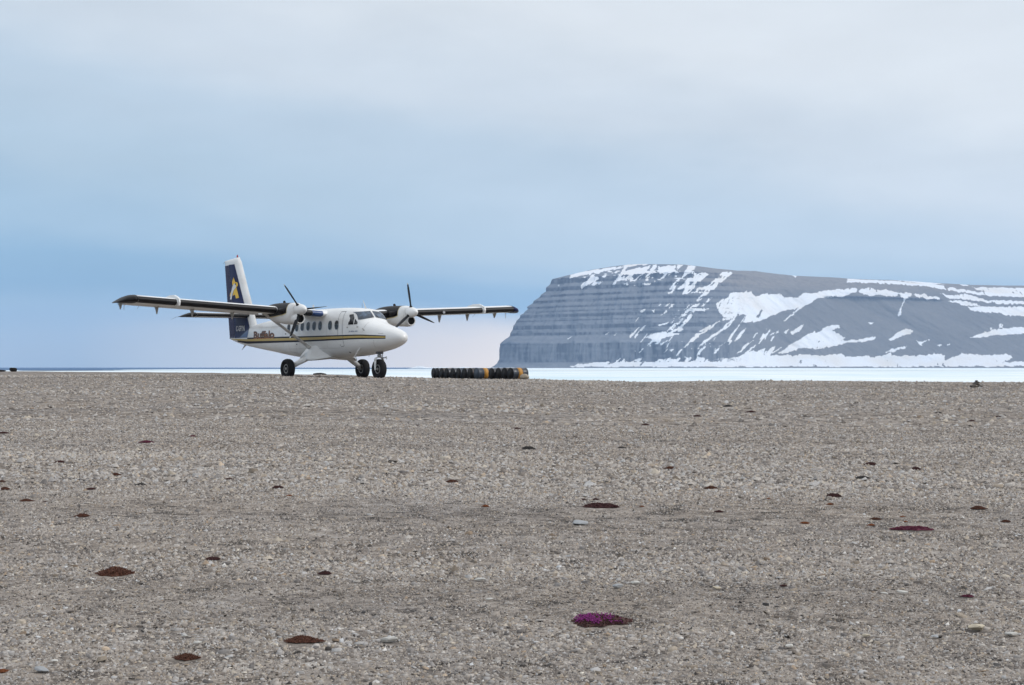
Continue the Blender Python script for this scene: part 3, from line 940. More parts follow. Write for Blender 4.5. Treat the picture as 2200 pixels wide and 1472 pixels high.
# fuselage stations: x, top, bottom, half width, squareness
FS = np.array([
    (-0.06, 1.70, 1.68, 0.01, 2.1), (-0.10, 1.81, 1.58, 0.14, 2.1), (-0.20, 1.90, 1.49, 0.25, 2.1), (-0.42, 2.00, 1.395, 0.37, 2.15), (-0.75, 2.095, 1.305, 0.48, 2.2),
    (-1.2, 2.20, 1.215, 0.59, 2.3), (-1.6, 2.295, 1.16, 0.665, 2.4), (-2.0, 2.41, 1.115, 0.725, 2.55), (-2.28, 2.535, 1.075, 0.765, 2.7), (-2.48, 2.70, 1.05, 0.785, 2.85),
    (-2.66, 2.845, 1.03, 0.80, 3.0), (-2.85, 2.925, 1.01, 0.81, 3.1), (-3.2, 2.975, 0.985, 0.825, 3.2), (-3.8, 3.01, 0.95, 0.84, 3.2), (-4.6, 3.03, 0.925, 0.85, 3.2), (-5.6, 3.03, 0.90, 0.85, 3.2),
    (-6.8, 3.01, 0.895, 0.85, 3.2), (-7.8, 2.965, 0.915, 0.83, 3.1), (-8.6, 2.90, 0.965, 0.78, 3.0), (-9.6, 2.80, 1.06, 0.68, 2.8), (-10.6, 2.705, 1.17, 0.56, 2.6), (-11.8, 2.60, 1.29, 0.42, 2.4),
    (-13.0, 2.46, 1.42, 0.29, 2.3), (-14.2, 2.24, 1.57, 0.17, 2.2), (-15.2, 2.02, 1.76, 0.07, 2.1), (-15.58, 1.93, 1.85, 0.025, 2.0)])[::-1]


def pchip(x, xs, ys):
    h = np.diff(xs)
    dl = np.diff(ys) / h
    d = np.zeros_like(ys)
    for i in range(1, len(xs) - 1):
        if dl[i - 1] * dl[i] > 0:
            w1, w2 = 2 * h[i] + h[i - 1], h[i] + 2 * h[i - 1]
            d[i] = (w1 + w2) / (w1 / dl[i - 1] + w2 / dl[i])
    d[0], d[-1] = dl[0], dl[-1]
    x = np.asarray(x, float)
    i = np.clip(np.searchsorted(xs, x) - 1, 0, len(xs) - 2)
    t = (x - xs[i]) / h[i]
    return ((2 * t ** 3 - 3 * t ** 2 + 1) * ys[i] + (t ** 3 - 2 * t ** 2 + t) * h[i] * d[i] + (-2 * t ** 3 + 3 * t ** 2) * ys[i + 1] + (t ** 3 - t ** 2) * h[i] * d[i + 1])


def fus(x):
    return [float(pchip(x, FS[:, 0], FS[:, k])) for k in (1, 2, 3, 4)]


def side_y(x, z):
    zt, zb, hw, n = fus(x)
    q = abs((z - (zt + zb) / 2) / ((zt - zb) / 2))
    return hw * (1 - min(q, 0.999) ** n) ** (1 / n)


def front_x(y, z):
    for x in np.arange(-1.6, -3.6, -0.01):
        zt, zb, hw, n = fus(x)
        if abs(y) < hw and (abs(y) / hw) ** n + abs((z - (zt + zb) / 2) / ((zt - zb) / 2)) ** n <= 1:
            return x
    return -3.0


plane = empty('airplane', (-4.31, 63.96, 0.015), R(-53.35))
tag(plane, 'white twin-propeller airplane with navy tail, black leading edges and fat tyres', 'airplane')

xs = np.concatenate([[-0.06, -0.075, -0.095, -0.12, -0.15, -0.19, -0.25, -0.33, -0.45, -0.6, -0.8, -1.0, -1.2, -1.4, -1.6, -1.8, -2.0, -2.14, -2.28, -2.38, -2.48, -2.57, -2.66, -2.75, -2.85, -3.0, -3.2],
                     np.arange(-3.5, -15.5, -0.4), [-15.58]])
rings = []
for x in xs:
    zt, zb, hw, n = fus(x)
    ring = []
    for tt in np.linspace(0, 2 * math.pi, 44, endpoint=False):
        c_, s_ = math.cos(tt), math.sin(tt)
        ring.append((x, hw * math.copysign(abs(c_) ** (2 / n), c_), (zt + zb) / 2 + (zt - zb) / 2 * math.copysign(abs(s_) ** (2 / n), s_)))
    rings.append(ring)
fuselage = mesh('fuselage', *loft(rings), W_PAINT, plane, True)


def side_strip(name, xa, xb, zlo, zhi, mat, off=0.006, side=-1, nx=60, nz=3, parent=None):
    V, q = [], []
    X = np.linspace(xa, xb, nx)
    for x in X:
        a, b2 = zlo(x), zhi(x)
        for k in range(nz + 1):
            z = a + (b2 - a) * k / nz
            V.append((x, side * (side_y(x, z) + off), z))
    Fs = grid_faces(nx, nz + 1)
    if side > 0:
        Fs = Fs[:, ::-1]
    return mesh(name, V, Fs.tolist(), mat, parent or fuselage, True)


xk = [-15.5, -14.6, -13.4, -12.5, -7.0, -2.3, -0.7]
s_hi = lambda x: float(np.interp(x, xk, [1.885, 1.885, 1.88, 1.88, 1.845, 1.845, 1.78]))
s_a = lambda x: float(np.interp(x, xk, [1.875, 1.845, 1.815, 1.81, 1.785, 1.798, 1.745]))
s_b = lambda x: float(np.interp(x, xk, [1.86, 1.775, 1.715, 1.705, 1.672, 1.712, 1.685]))
s_lo = lambda x: float(np.interp(x, xk, [1.85, 1.70, 1.60, 1.60, 1.598, 1.660, 1.650]))
STRIPE = pmat('stripe_navy', (0.004, 0.006, 0.022), rough=0.45, var=0.1, spec=0.2)
for sd in (-1, 1):
    side_strip('navy_stripe', -13.3, -0.74, s_a, s_hi, STRIPE, 0.006, sd)
    side_strip('gold_stripe', -15.3, -0.74, s_b, s_a, GOLD, 0.0055, sd)
    side_strip('navy_stripe', -14.6, -0.74, s_lo, s_b, STRIPE, 0.006, sd)


def side_poly(name, pts, mat, off, parent, side=-1):
    cx_ = sum(p[0] for p in pts) / len(pts)
    cz_ = sum(p[1] for p in pts) / len(pts)
    V = [(x, side * (side_y(x, z) + off), z) for x, z in pts] + [(cx_, side * (side_y(cx_, cz_) + off), cz_)]
    n = len(pts)
    Fs = [(i, (i + 1) % n, n) if side < 0 else ((i + 1) % n, i, n) for i in range(n)]
    return mesh(name, V, Fs, mat, parent)


def rrect(cx_, cz_, w, h, r, lean=0.0):
    pts = []
    for (sx_, sz_, a0) in ((1, 1, 0), (-1, 1, 90), (-1, -1, 180), (1, -1, 270)):
        for a in np.linspace(a0, a0 + 90, 6):
            x = sx_ * (w / 2 - r) + r * math.cos(R(a))
            z = sz_ * (h / 2 - r) + r * math.sin(R(a))
            pts.append((cx_ + x + lean * z, cz_ + z))
    return pts


WX = [-8.29, -7.49, -6.98, -6.46, -5.94, -5.42, -4.58, -4.04]
for sd in (-1, 1):
    for wx in WX:
        fr = side_poly('window', rrect(wx, 2.27 + (0.0 if wx > -7 else (wx + 7) * 0.035), 0.335, 0.41, 0.15), METAL, 0.006, fuselage, sd)
        side_poly('pane', rrect(wx, 2.27 + (0.0 if wx > -7 else (wx + 7) * 0.035), 0.285, 0.36, 0.13), CABIN_GLASS, 0.010, fuselage, sd)
    # cockpit door glazing
    side_poly('cockpit_window', [(-3.16, 2.69), (-2.90, 2.71), (-2.76, 2.56), (-2.74, 2.27), (-3.12, 2.27)], CABIN_GLASS, 0.012, fuselage, sd)
    side_poly('quarter_window', [(-2.70, 2.52), (-2.50, 2.36), (-2.50, 2.28), (-2.69, 2.275)], CABIN_GLASS, 0.012, fuselage, sd)


def line_strip(name, pts, w, mat, parent=None, side=-1, off=0.007, segs=8):
    """thin line following the skin through the (x, z) points"""
    V, Fs = [], []
    for (x0, z0), (x1, z1) in zip(pts[:-1], pts[1:]):
        dx_, dz_ = x1 - x0, z1 - z0
        ln = math.hypot(dx_, dz_)
        nx_, nz_ = -dz_ / ln * w / 2, dx_ / ln * w / 2
        o_ = len(V)
        for k in range(segs + 1):
            x, z = x0 + dx_ * k / segs, z0 + dz_ * k / segs
            for s_ in (-1, 1):
                V.append((x + s_ * nx_, side * (side_y(x + s_ * nx_, z + s_ * nz_) + off), z + s_ * nz_))
        for k in range(segs):
            Fs.append((o_ + 2 * k, o_ + 2 * k + 1, o_ + 2 * k + 3, o_ + 2 * k + 2))
    return mesh(name, V, Fs, mat, parent or fuselage)


line_strip('door_seam', [(-3.93, 1.85), (-3.93, 2.84), (-3.57, 2.84), (-3.57, 1.85), (-3.50, 1.50), (-3.49, 1.38), (-3.72, 1.36), (-3.80, 1.45)], 0.018, SEAM)
line_strip('hatch_seam', [(-8.3, 1.50), (-8.35, 1.18), (-7.65, 1.12), (-7.6, 1.5)], 0.012, GREY)
line_strip('panel_line', [(-2.05, 2.40), (-2.10, 1.95)], 0.012, GREY)
SEAM_L = pmat('panel_seam_faint', (0.52, 0.52, 0.51), rough=0.6, var=0.1)
for xq in (-4.85, -6.2, -7.25, -8.9, -10.3, -11.6):
    zt_, zb_, _, _ = fus(xq)
    line_strip('panel_line', [(xq, zb_ + 0.22), (xq, zt_ - 0.12)], 0.012, SEAM_L, off=0.0045)
for (xa_, xb_, zq) in ((-8.8, -3.6, 1.30), (-12.0, -8.9, 2.32)):
    line_strip('panel_line', [(xa_, zq), (xb_, zq)], 0.012, SEAM_L, off=0.0045, segs=16)
line_strip('panel_line', [(-1.4, 1.62), (-1.5, 1.3)], 0.012, GREY)
for (ax, az_) in ((-3.18, 2.16), (-2.46, 2.17), (-3.3, 1.12), (-7.5, 1.50), (-8.6, 1.98)):
    line_strip('latch', [(ax - 0.05, az_), (ax + 0.05, az_ - 0.01)], 0.05, GREY if az_ > 2 else SEAM, segs=2, off=0.012)
line_strip('door_handle', [(-2.16, 2.10), (-2.00, 2.00)], 0.05, GREY, segs=3, off=0.014)

# small hand-painted marks under the cockpit window and on the nose (too small to read)
rs = np.random.RandomState(8)
for nm, x0, x1, zc_, h_, mt in (('painted_mark', -3.05, -2.45, 1.985, 0.055, BLUE), ('painted_mark', -1.15, -0.90, 1.87, 0.035, GREY)):
    x = x0
    while x < x1:
        w_ = rs.uniform(0.025, 0.05)
        hh_ = h_ * rs.uniform(0.6, 1.2)
        line_strip(nm, [(x, zc_ - hh_ / 2), (x + w_ * 0.6, zc_ + hh_ / 2)], 0.022, mt, segs=1, off=0.009)
        x += w_ + (0.05 if rs.rand() < 0.15 else 0.012)

# windscreen: two panes and wipers
for sd in (-1, 1):
    V = []
    nu_, nv_ = 9, 7
    c00, c10, c11, c01 = (0.045, 2.575), (0.70, 2.455), (0.635, 2.795), (0.045, 2.84)
    for i in range(nu_):
        for j in range(nv_):
            a, bb = i / (nu_ - 1), j / (nv_ - 1)
            y = (1 - a) * (1 - bb) * c00[0] + a * (1 - bb) * c10[0] + a * bb * c11[0] + (1 - a) * bb * c01[0]
            z = (1 - a) * (1 - bb) * c00[1] + a * (1 - bb) * c10[1] + a * bb * c11[1] + (1 - a) * bb * c01[1]
            V.append((front_x(y, z) + 0.022, sd * y, z + 0.008))
    Fs = grid_faces(nu_, nv_)
    mesh('windscreen_pane', V, (Fs if sd > 0 else Fs[:, ::-1]).tolist(), WIND_GLASS, fuselage, True)
    a_ = (front_x(0.16, 2.575) + 0.05, sd * 0.16, 2.58)
    b_ = (front_x(0.08, 2.72) + 0.05, sd * 0.08, 2.73)
    mesh('wiper', *tube(a_, b_, 0.012, 0.008, 6), SEAM, fuselage)

# aerials and probes
mesh('blade_aerial', *tube((-3.05, 0, 2.95), (-3.27, 0, 3.30), 0.05, 0.022, 8, 0.35, (1, 0, 0)), W_PAINT, fuselage)
mesh('blade_aerial', *tube((-7.42, 0, 2.95), (-7.52, 0, 3.24), 0.09, 0.06, 8, 0.3, (1, 0, 0)), W_PAINT, fuselage)
mesh('whip_aerial', *tube((-4.0, 0.4, 2.95), (-4.02, 0.4, 3.22), 0.010, 0.005, 6), SEAM, fuselage)
mesh('drain_mast', *tube((-2.42, -0.66, 1.30), (-2.80, -0.70, 0.93), 0.028, 0.024, 8), W_PAINT, fuselage)
mesh('belly_aerial', *tube((-2.85, 0.05, 1.05), (-2.9, 0.05, 0.92), 0.03, 0.012, 6, 0.4), W_PAINT, fuselage)
mesh('belly_aerial', *tube((-2.25, 0.1, 1.12), (-2.3, 0.1, 0.95), 0.03, 0.012, 6, 0.4), W_PAINT, fuselage)
mesh('tail_skid', *join(tube((-13.95, 0, 1.58), (-14.2, 0, 1.42), 0.05, 0.025, 6), tube((-14.1, 0, 1.47), (-14.35, 0, 1.33), 0.02, 0.015, 6)), GREY, fuselage)


def letters(name, txt, size, mat, mapper, parent, bold=0.0, spacing=1.0):
    cu = bpy.data.curves.new('lettering_curve', 'FONT')
    cu.body = txt
    cu.size = size
    cu.offset = bold
    cu.space_character = spacing
    cu.resolution_u = 3
    ob = bpy.data.objects.new('lettering_curve', cu)
    COL.objects.link(ob)
    me = bpy.data.meshes.new_from_object(ob)
    bpy.data.objects.remove(ob, do_unlink=True)
    bm = bmesh.new()
    bm.from_mesh(me)
    bmesh.ops.triangulate(bm, faces=bm.faces[:])
    bm.to_mesh(me)
    bm.free()
    co = np.array([v.co[:] for v in me.vertices])
    w = co[:, 0].max() - co[:, 0].min()
    x0 = co[:, 0].min()
    for v in me.vertices:
        v.co = mapper((v.co.x - x0) / w, v.co.y)
    me.materials.clear()
    me.materials.append(mat)
    return link(bpy.data.objects.new(name, me), parent)


def on_side(x0, x1, zb, hs, off):
    def f(u, y):
        x = x0 + (x1 - x0) * u
        z = zb + y * hs
        return (x, -(side_y(x, z) + off), z)
    return f


letters('lettering', 'Buffalo', 1.0, ORANGE, on_side(-12.52, -9.90, 1.82, 0.46, 0.0075), fuselage, 0.045)
letters('lettering', 'Buffalo', 1.0, BROWN, on_side(-12.50, -9.94, 1.845, 0.45, 0.011), fuselage, 0.03)

# ---- fin and rudder


def fin_ring(z, xle, xte, t):
    """symmetric section, thickness t"""
    pts = []
    for s_ in (1, -1):
        cs = np.linspace(0, 1, 9)[1:-1] if s_ > 0 else np.linspace(1, 0, 9)[1:-1]
        if s_ > 0:
            pts.append((xle, 0, z))
        else:
            pts.append((xte, 0, z))
        for c_ in cs:
            th_ = t * (1.48 * math.sqrt(c_) - 0.63 * c_ - 1.758 * c_ ** 2 + 1.4215 * c_ ** 3 - 0.5075 * c_ ** 4) * 2
            pts.append((xle + (xte - xle) * c_, s_ * th_, z))
    return pts


def fin_le(z):
    return float(np.interp(z, [1.9, 2.1, 2.5, 3.5, 5.55, 5.66, 5.72], [-12.6, -12.68, -12.82, -13.32, -14.47, -14.56, -14.75]))


def fin_te(z):
    return float(np.interp(z, [1.87, 5.64], [-15.62, -16.20]))


def hinge_x(z):
    return float(np.interp(z, [1.87, 5.5], [-14.90, -15.53]))


rg = [fin_ring(z, fin_le(z), fin_te(z) + (0.0 if z < 5.6 else 0.0), 0.17 if z < 5.6 else 0.10 if z < 5.70 else 0.04) for z in (1.95, 2.3, 2.5, 3.0, 3.5, 4.2, 5.0, 5.5, 5.58)]
tipr = [[(x, y, z + (0.10 - 0.10 * ((x + 14.55) / -1.65))) for (x, y, z) in fin_ring(5.62, -14.56, -16.22, 0.12)],
        [(x, y, z + (0.15 - 0.13 * ((x + 14.62) / -1.6))) for (x, y, z) in fin_ring(5.62, -14.64, -16.22, 0.04)]]
fin = mesh('fin', *loft(rg + tipr), W_PAINT, plane, True)


def fin_y(x, z):
    a, bb = fin_le(z), fin_te(z)
    c_ = min(max((x - a) / (bb - a), 0.0), 1.0)
    return 0.34 * (1.48 * math.sqrt(c_) - 0.63 * c_ - 1.758 * c_ ** 2 + 1.4215 * c_ ** 3 - 0.5075 * c_ ** 4) / 1.0 * 1.0


def fin_surface(x, z):
    return max(fin_y(x, z) * 1.0, side_y(x, z) if z < 2.5 else 0)


def fin_panel(name, zs, xa, xb, mat, off, side=-1, parent=None, nx=14, corrug=False):
    V = []
    for z in zs:
        for k in range(nx + 1):
            x = xa(z) + (xb(z) - xa(z)) * k / nx
            V.append((x, side * (fin_surface(x, z) + off + (0.012 * (1 if int(round(z * 1000 / 30)) % 2 else 0) if corrug else 0)), z))
    Fs = grid_faces(len(zs), nx + 1)
    return mesh(name, V, (Fs[:, ::-1] if side < 0 else Fs).tolist(), mat, parent or fin, not corrug)


navy_front = lambda z: float(np.interp(z, [1.88, 2.1, 2.4, 2.97, 3.5, 5.44, 5.5], [-13.3, -13.2, -13.27, -13.55, -13.80, -14.83, -14.90]))
for sd in (-1, 1):
    fin_panel('navy_panel', np.linspace(1.885, 5.43, 26), hinge_x, navy_front, NAVY, 0.008, sd)
    fin_panel('rudder_skin', np.arange(1.90, 5.43, 0.03), lambda z: fin_te(z) + 0.02, lambda z: hinge_x(z) - 0.012, NAVY, 0.006, sd, nx=6, corrug=True)
    fin_panel('blue_flash', np.linspace(1.89, 2.25, 6), lambda z: -13.3 - 1.0 * (2.27 - z) / 0.38, lambda z: navy_front(z) + 0.005, BLUE, 0.011, sd, nx=6)
mesh('rudder_hinge', *tube((-15.60, 0, 1.90), (-14.9, 0, 1.92), 0.035, 0.05, 6), NAVY, fin)
mesh('beacon', *lathe([(0.005, 5.89), (0.022, 5.88), (0.034, 5.84), (0.04, 5.76), (0.04, 5.66)][::-1], 'Z', 12, (-14.86, 0, 0)), REDL, fin, True)
mesh('static_wick', *tube((-16.2, 0, 5.60), (-16.42, 0, 5.52), 0.008, 0.004, 5), SEAM, fin)


def fin_poly(name, pts, mat, off=0.022):
    n = len(pts)
    V = [(x, -(fin_surface(x, z) + off), z) for x, z in pts]
    return mesh(name, V, [tuple(range(n))], mat, fin)


# emblem: a tall gold letter A with a white stroke and a gold disc
def emb(*pts):
    return [(-14.9 + (0.7305 * a - 171.4) * 0.0101, 4.81 - (0.7305 * b_ - 276.1) * 0.00468) for a, b_ in pts]


fin_poly('emblem', emb((235, 380), (262, 448), (238, 478), (213, 492), (209, 440)), YELLOW)
fin_poly('emblem', emb((275, 515), (316, 672), (268, 680), (252, 625), (212, 637), (236, 560)), YELLOW)
fin_poly('emblem', emb(*[(271 + 31 * math.cos(a), 485 + 36 * math.sin(a)) for a in np.linspace(0, 2 * math.pi, 16, endpoint=False)]), YELLOW, 0.026)
fin_poly('emblem', emb((188, 575), (165, 600), (158, 642), (178, 642), (192, 605)), YELLOW)
fin_poly('emblem', emb((163, 687), (195, 687), (214, 612), (236, 562), (276, 522), (268, 470), (243, 468), (214, 510), (194, 570), (180, 622)), WHITE_L, 0.032)
fin_poly('emblem', emb(*[(268 + 10 * math.cos(a), 478 + 10 * math.sin(a)) for a in np.linspace(0, 2 * math.pi, 10, endpoint=False)]), NAVY, 0.036)
letters('registration', 'C-GFYN', 1.0, WHITE_L, lambda u, y: (-14.70 + 0.98 * u, -(fin_surface(-14.70 + 0.98 * u, 2.25) + 0.024), 2.22 + y * 0.34), fin, 0.03, 1.12)

# ---- wing


def naca(nc=15, t=0.17, m=0.02, p=0.4):
    c_ = (1 - np.cos(np.linspace(0, math.pi, nc))) / 2
    yt = 5 * t * (0.2969 * np.sqrt(c_) - 0.126 * c_ - 0.3516 * c_ ** 2 + 0.2843 * c_ ** 3 - 0.1036 * c_ ** 4)
    yc = np.where(c_ < p, m / p ** 2 * (2 * p * c_ - c_ ** 2), m / (1 - p) ** 2 * (1 - 2 * p + 2 * p * c_ - c_ ** 2))
    return c_, yc + yt, yc - yt


AC, AU, AL = naca()
W_LE, W_CH, INC = -5.05, 1.98, R(2.0)


def wing_z(y):
    return 2.735 + 0.0495 * abs(y)


def section(y, le, te, zle, th=1.0, off=0.0, cmax_u=1.0, cmax_l=1.0, inc=INC):
    """closed loop (full) or open strip (boot) around the leading edge"""
    ch = le - te
    up = [(c_, u) for c_, u in zip(AC, AU) if c_ <= cmax_u + 1e-9][::-1]
    lo = [(c_, l) for c_, l in zip(AC, AL) if c_ <= cmax_l + 1e-9][1:]
    pts = []
    full = cmax_u >= 1
    if full:
        lo = lo[:-1]
    for k, (c_, v) in enumerate(up + lo):
        s_ = 1 if k < len(up) else -1
        z = zle + v * ch * th - c_ * ch * math.sin(inc) + s_ * off * (1 if c_ > 0.003 else 0)
        x = le - c_ * ch * math.cos(inc) + (off * 1.2 if c_ < 0.06 else 0)
        pts.append((x, y, z))
    return pts


ys = np.concatenate([np.linspace(-9.25, 9.25, 38)])
wing = mesh('wing', *loft([section(y, W_LE, W_LE - W_CH, wing_z(y)) for y in ys]), W_PAINT, plane, True)
for sd in (-1, 1):
    tip_st = [(9.25, -5.05, 1.0), (9.42, -5.08, 0.97), (9.58, -5.17, 0.90), (9.72, -5.32, 0.78), (9.83, -5.48, 0.60), (9.90, -5.64, 0.40), (9.93, -5.80, 0.22)]
    rg = [section(sd * y, le + 0.004, W_LE - W_CH + float(np.interp(y, [9.25, 9.42, 9.58, 9.72, 9.83, 9.90, 9.93], [0, 0.06, 0.2, 0.42, 0.68, 0.88, 1.05])), wing_z(9.25) + float(np.interp(y, [9.25, 9.42, 9.58, 9.72, 9.83, 9.90, 9.93], [0, -0.005, -0.025, -0.06, -0.10, -0.13, -0.15])), th * 1.02) for y, le, th in tip_st]
    V, Fs = loft(rg)
    tip = mesh('wing_tip', V, Fs if sd > 0 else [f[::-1] for f in Fs], SOOT if sd < 0 else NAVY, wing, True)

    def boot(y0, y1, mat, nm='deicing_boot', n=8):
        yy = np.linspace(y0, y1, n)
        V, Fs = loft([section(sd * y, W_LE, W_LE - W_CH, wing_z(y), 1.0, 0.009, 0.075, 0.12) for y in yy], False, False, False)
        mesh(nm, V, Fs if sd > 0 else [f[::-1] for f in Fs], mat, wing, True)
    boot(3.12, 7.46, RUBBER)
    boot(7.62, 9.25, RUBBER)
    boot(1.42, 2.40, RUBBER)
    boot(0.90, 1.41, BLUE, 'root_panel')
    # stall fence: a rounded plate standing over the leading edge, with its white band
    yy = sd * 7.54
    zf_ = wing_z(7.54)
    pts = [(W_LE + 0.05, zf_ - 0.14), (W_LE + 0.09, zf_), (W_LE + 0.05, zf_ + 0.14), (W_LE - 0.15, zf_ + 0.23), (W_LE - 0.4, zf_ + 0.30), (W_LE - 0.8, zf_ + 0.30), (W_LE - 1.2, zf_ + 0.24), (W_LE - 1.5, zf_ + 0.13),
           (W_LE - 1.5, zf_ + 0.02), (W_LE - 0.25, zf_ - 0.02), (W_LE - 0.3, zf_ - 0.13)]
    n_ = len(pts)
    V = [(x, yy - 0.035, z) for x, z in pts] + [(x, yy + 0.035, z) for x, z in pts]
    Fs = [tuple(range(n_)), tuple(range(2 * n_ - 1, n_ - 1, -1))] + [(i, n_ + i, n_ + (i + 1) % n_, (i + 1) % n_) for i in range(n_)]
    mesh('wing_fence', V, Fs, W_PAINT, wing)
    # flap and aileron hinge arms under the trailing edge
    for yh, sc_ in ((4.35, 0.95), (6.18, 1.1), (7.75, 1.0), (9.32, 0.75)):
        zl = wing_z(yh) - 0.13
        pts = [(-6.50, zl + 0.08), (-6.84, zl + 0.10), (-6.85, zl + 0.03), (-6.73, zl - 0.32 * sc_), (-6.69, zl - 0.32 * sc_), (-6.56, zl - 0.04)]
        n_ = len(pts)
        V = [(x, sd * yh - 0.018, z) for x, z in pts] + [(x, sd * yh + 0.018, z) for x, z in pts]
        Fs = [tuple(range(n_)), tuple(range(2 * n_ - 1, n_ - 1, -1))] + [(i, n_ + i, n_ + (i + 1) % n_, (i + 1) % n_) for i in range(n_)]
        v2, f2 = tube((-6.75, sd * (yh + 0.10), zl + 0.03), (-6.70, sd * (yh + 0.01), zl - 0.24 * sc_), 0.016, 0.012, 6)
        mesh('flap_hinge', *join((V, Fs), (v2, f2)), GREY, wing)
    # full-span flap: separate slab just below the trailing edge
    rg = []
    for y in np.linspace(3.2, 9.2, 7):
        z = wing_z(y) - 0.10
        rg.append([(-6.52, sd * y, z - 0.01), (-6.60, sd * y, z + 0.035), (-7.1, sd * y, z - 0.035), (-7.11, sd * y, z - 0.055), (-6.62, sd * y, z - 0.055)])
    V, Fs = loft(rg)
    mesh('flap', V, Fs, W_PAINT, wing)
    if sd > 0:
        mesh('landing_light', *lathe([(0.01, 0), (0.06, 0.004), (0.065, -0.03)], 'X', 10, (W_LE + 0.035, sd * 5.3, wing_z(5.3) - 0.03)), METAL, wing)
    mesh('pitot_mast', *tube((-6.0, sd * 9.45, wing_z(9.3) - 0.10), (-6.0, sd * 9.47, wing_z(9.3) - 0.42), 0.016, 0.010, 6), W_PAINT, wing)
    mesh('static_wick', *tube((-6.95, sd * 8.4, wing_z(8.4) - 0.14), (-7.2, sd * 8.4, wing_z(8.4) - 0.28), 0.008, 0.004, 5), SEAM, wing)

# ---- tailplane
T_LE, T_CH, T_Z = -13.35, 1.45, 2.93
rg = [section(y, T_LE, T_LE - T_CH, T_Z, 0.85) for y in np.linspace(-2.8, 2.8, 11)]
tailplane = mesh('tailplane', *loft(rg), W_PAINT, plane, True)
for sd in (-1, 1):
    rg = [section(sd * y, le + 0.004, T_LE - T_CH + 0.1 * max(0, (y - 3.0) / .2), T_Z - 0.06 * (le - T_LE) / -1.0 * 0 - dz, th * 0.87) for y, le, th, dz in
          ((2.8, -13.35, 1.0, 0), (2.92, -13.40, 0.95, 0.005), (3.02, -13.55, 0.84, 0.02), (3.11, -13.82, 0.65, 0.045), (3.17, -14.15, 0.42, 0.07), (3.20, -14.45, 0.2, 0.09))]
    V, Fs = loft(rg)
    mesh('tailplane_tip', V, Fs if sd > 0 else [f[::-1] for f in Fs], SOOT, tailplane, True)
    V, Fs = loft([section(sd * y, T_LE, T_LE - T_CH, T_Z, 0.85, 0.009, 0.10, 0.16) for y in np.linspace(0.12, 2.8, 6)], False, False, False)
    mesh('deicing_boot', V, Fs if sd > 0 else [f[::-1] for f in Fs], RUBBER, tailplane, True)
    rg = []
    for y in np.linspace(0.25, 2.95, 4):
        rg.append([(-14.10, sd * y, T_Z - 0.02), (-14.10, sd * y, T_Z - 0.10), (-14.86, sd * y, T_Z - 0.09), (-14.86, sd * y, T_Z - 0.06)])
    V, Fs = loft(rg)
    mesh('elevator', V, Fs, NAVY, tailplane)
    mesh('static_wick', *tube((-14.8, sd * 3.15, T_Z - 0.08), (-15.1, sd * 3.3, T_Z - 0.20), 0.008, 0.004, 5), SEAM, tailplane)

# ---- engines and propellers
NS = np.array([(-3.94, 3.10, 2.66, 0.235), (-3.99, 3.14, 2.62, 0.275), (-4.08, 3.165, 2.50, 0.31), (-4.22, 3.175, 2.31, 0.335), (-4.4, 3.175, 2.27, 0.345), (-4.9, 3.185, 2.29, 0.36), (-5.4, 3.19, 2.35, 0.36), (-5.9, 3.17, 2.45, 0.33),
               (-6.3, 3.12, 2.56, 0.28), (-6.7, 3.03, 2.69, 0.20), (-7.0, 2.94, 2.78, 0.12)])[::-1]
NAC_Y = 2.73


def nac(x):
    return [float(pchip(x, NS[:, 0], NS[:, k])) for k in (1, 2, 3)]


def nac_pt(x, tt, sd, off=0.0):
    zt, zb, hw = nac(x)
    n = 2.5
    c_, s_ = math.cos(tt), math.sin(tt)
    return (x, sd * NAC_Y + (hw + off) * math.copysign(abs(c_) ** (2 / n), c_), (zt + zb) / 2 + ((zt - zb) / 2 + off) * math.copysign(abs(s_) ** (2 / n), s_))


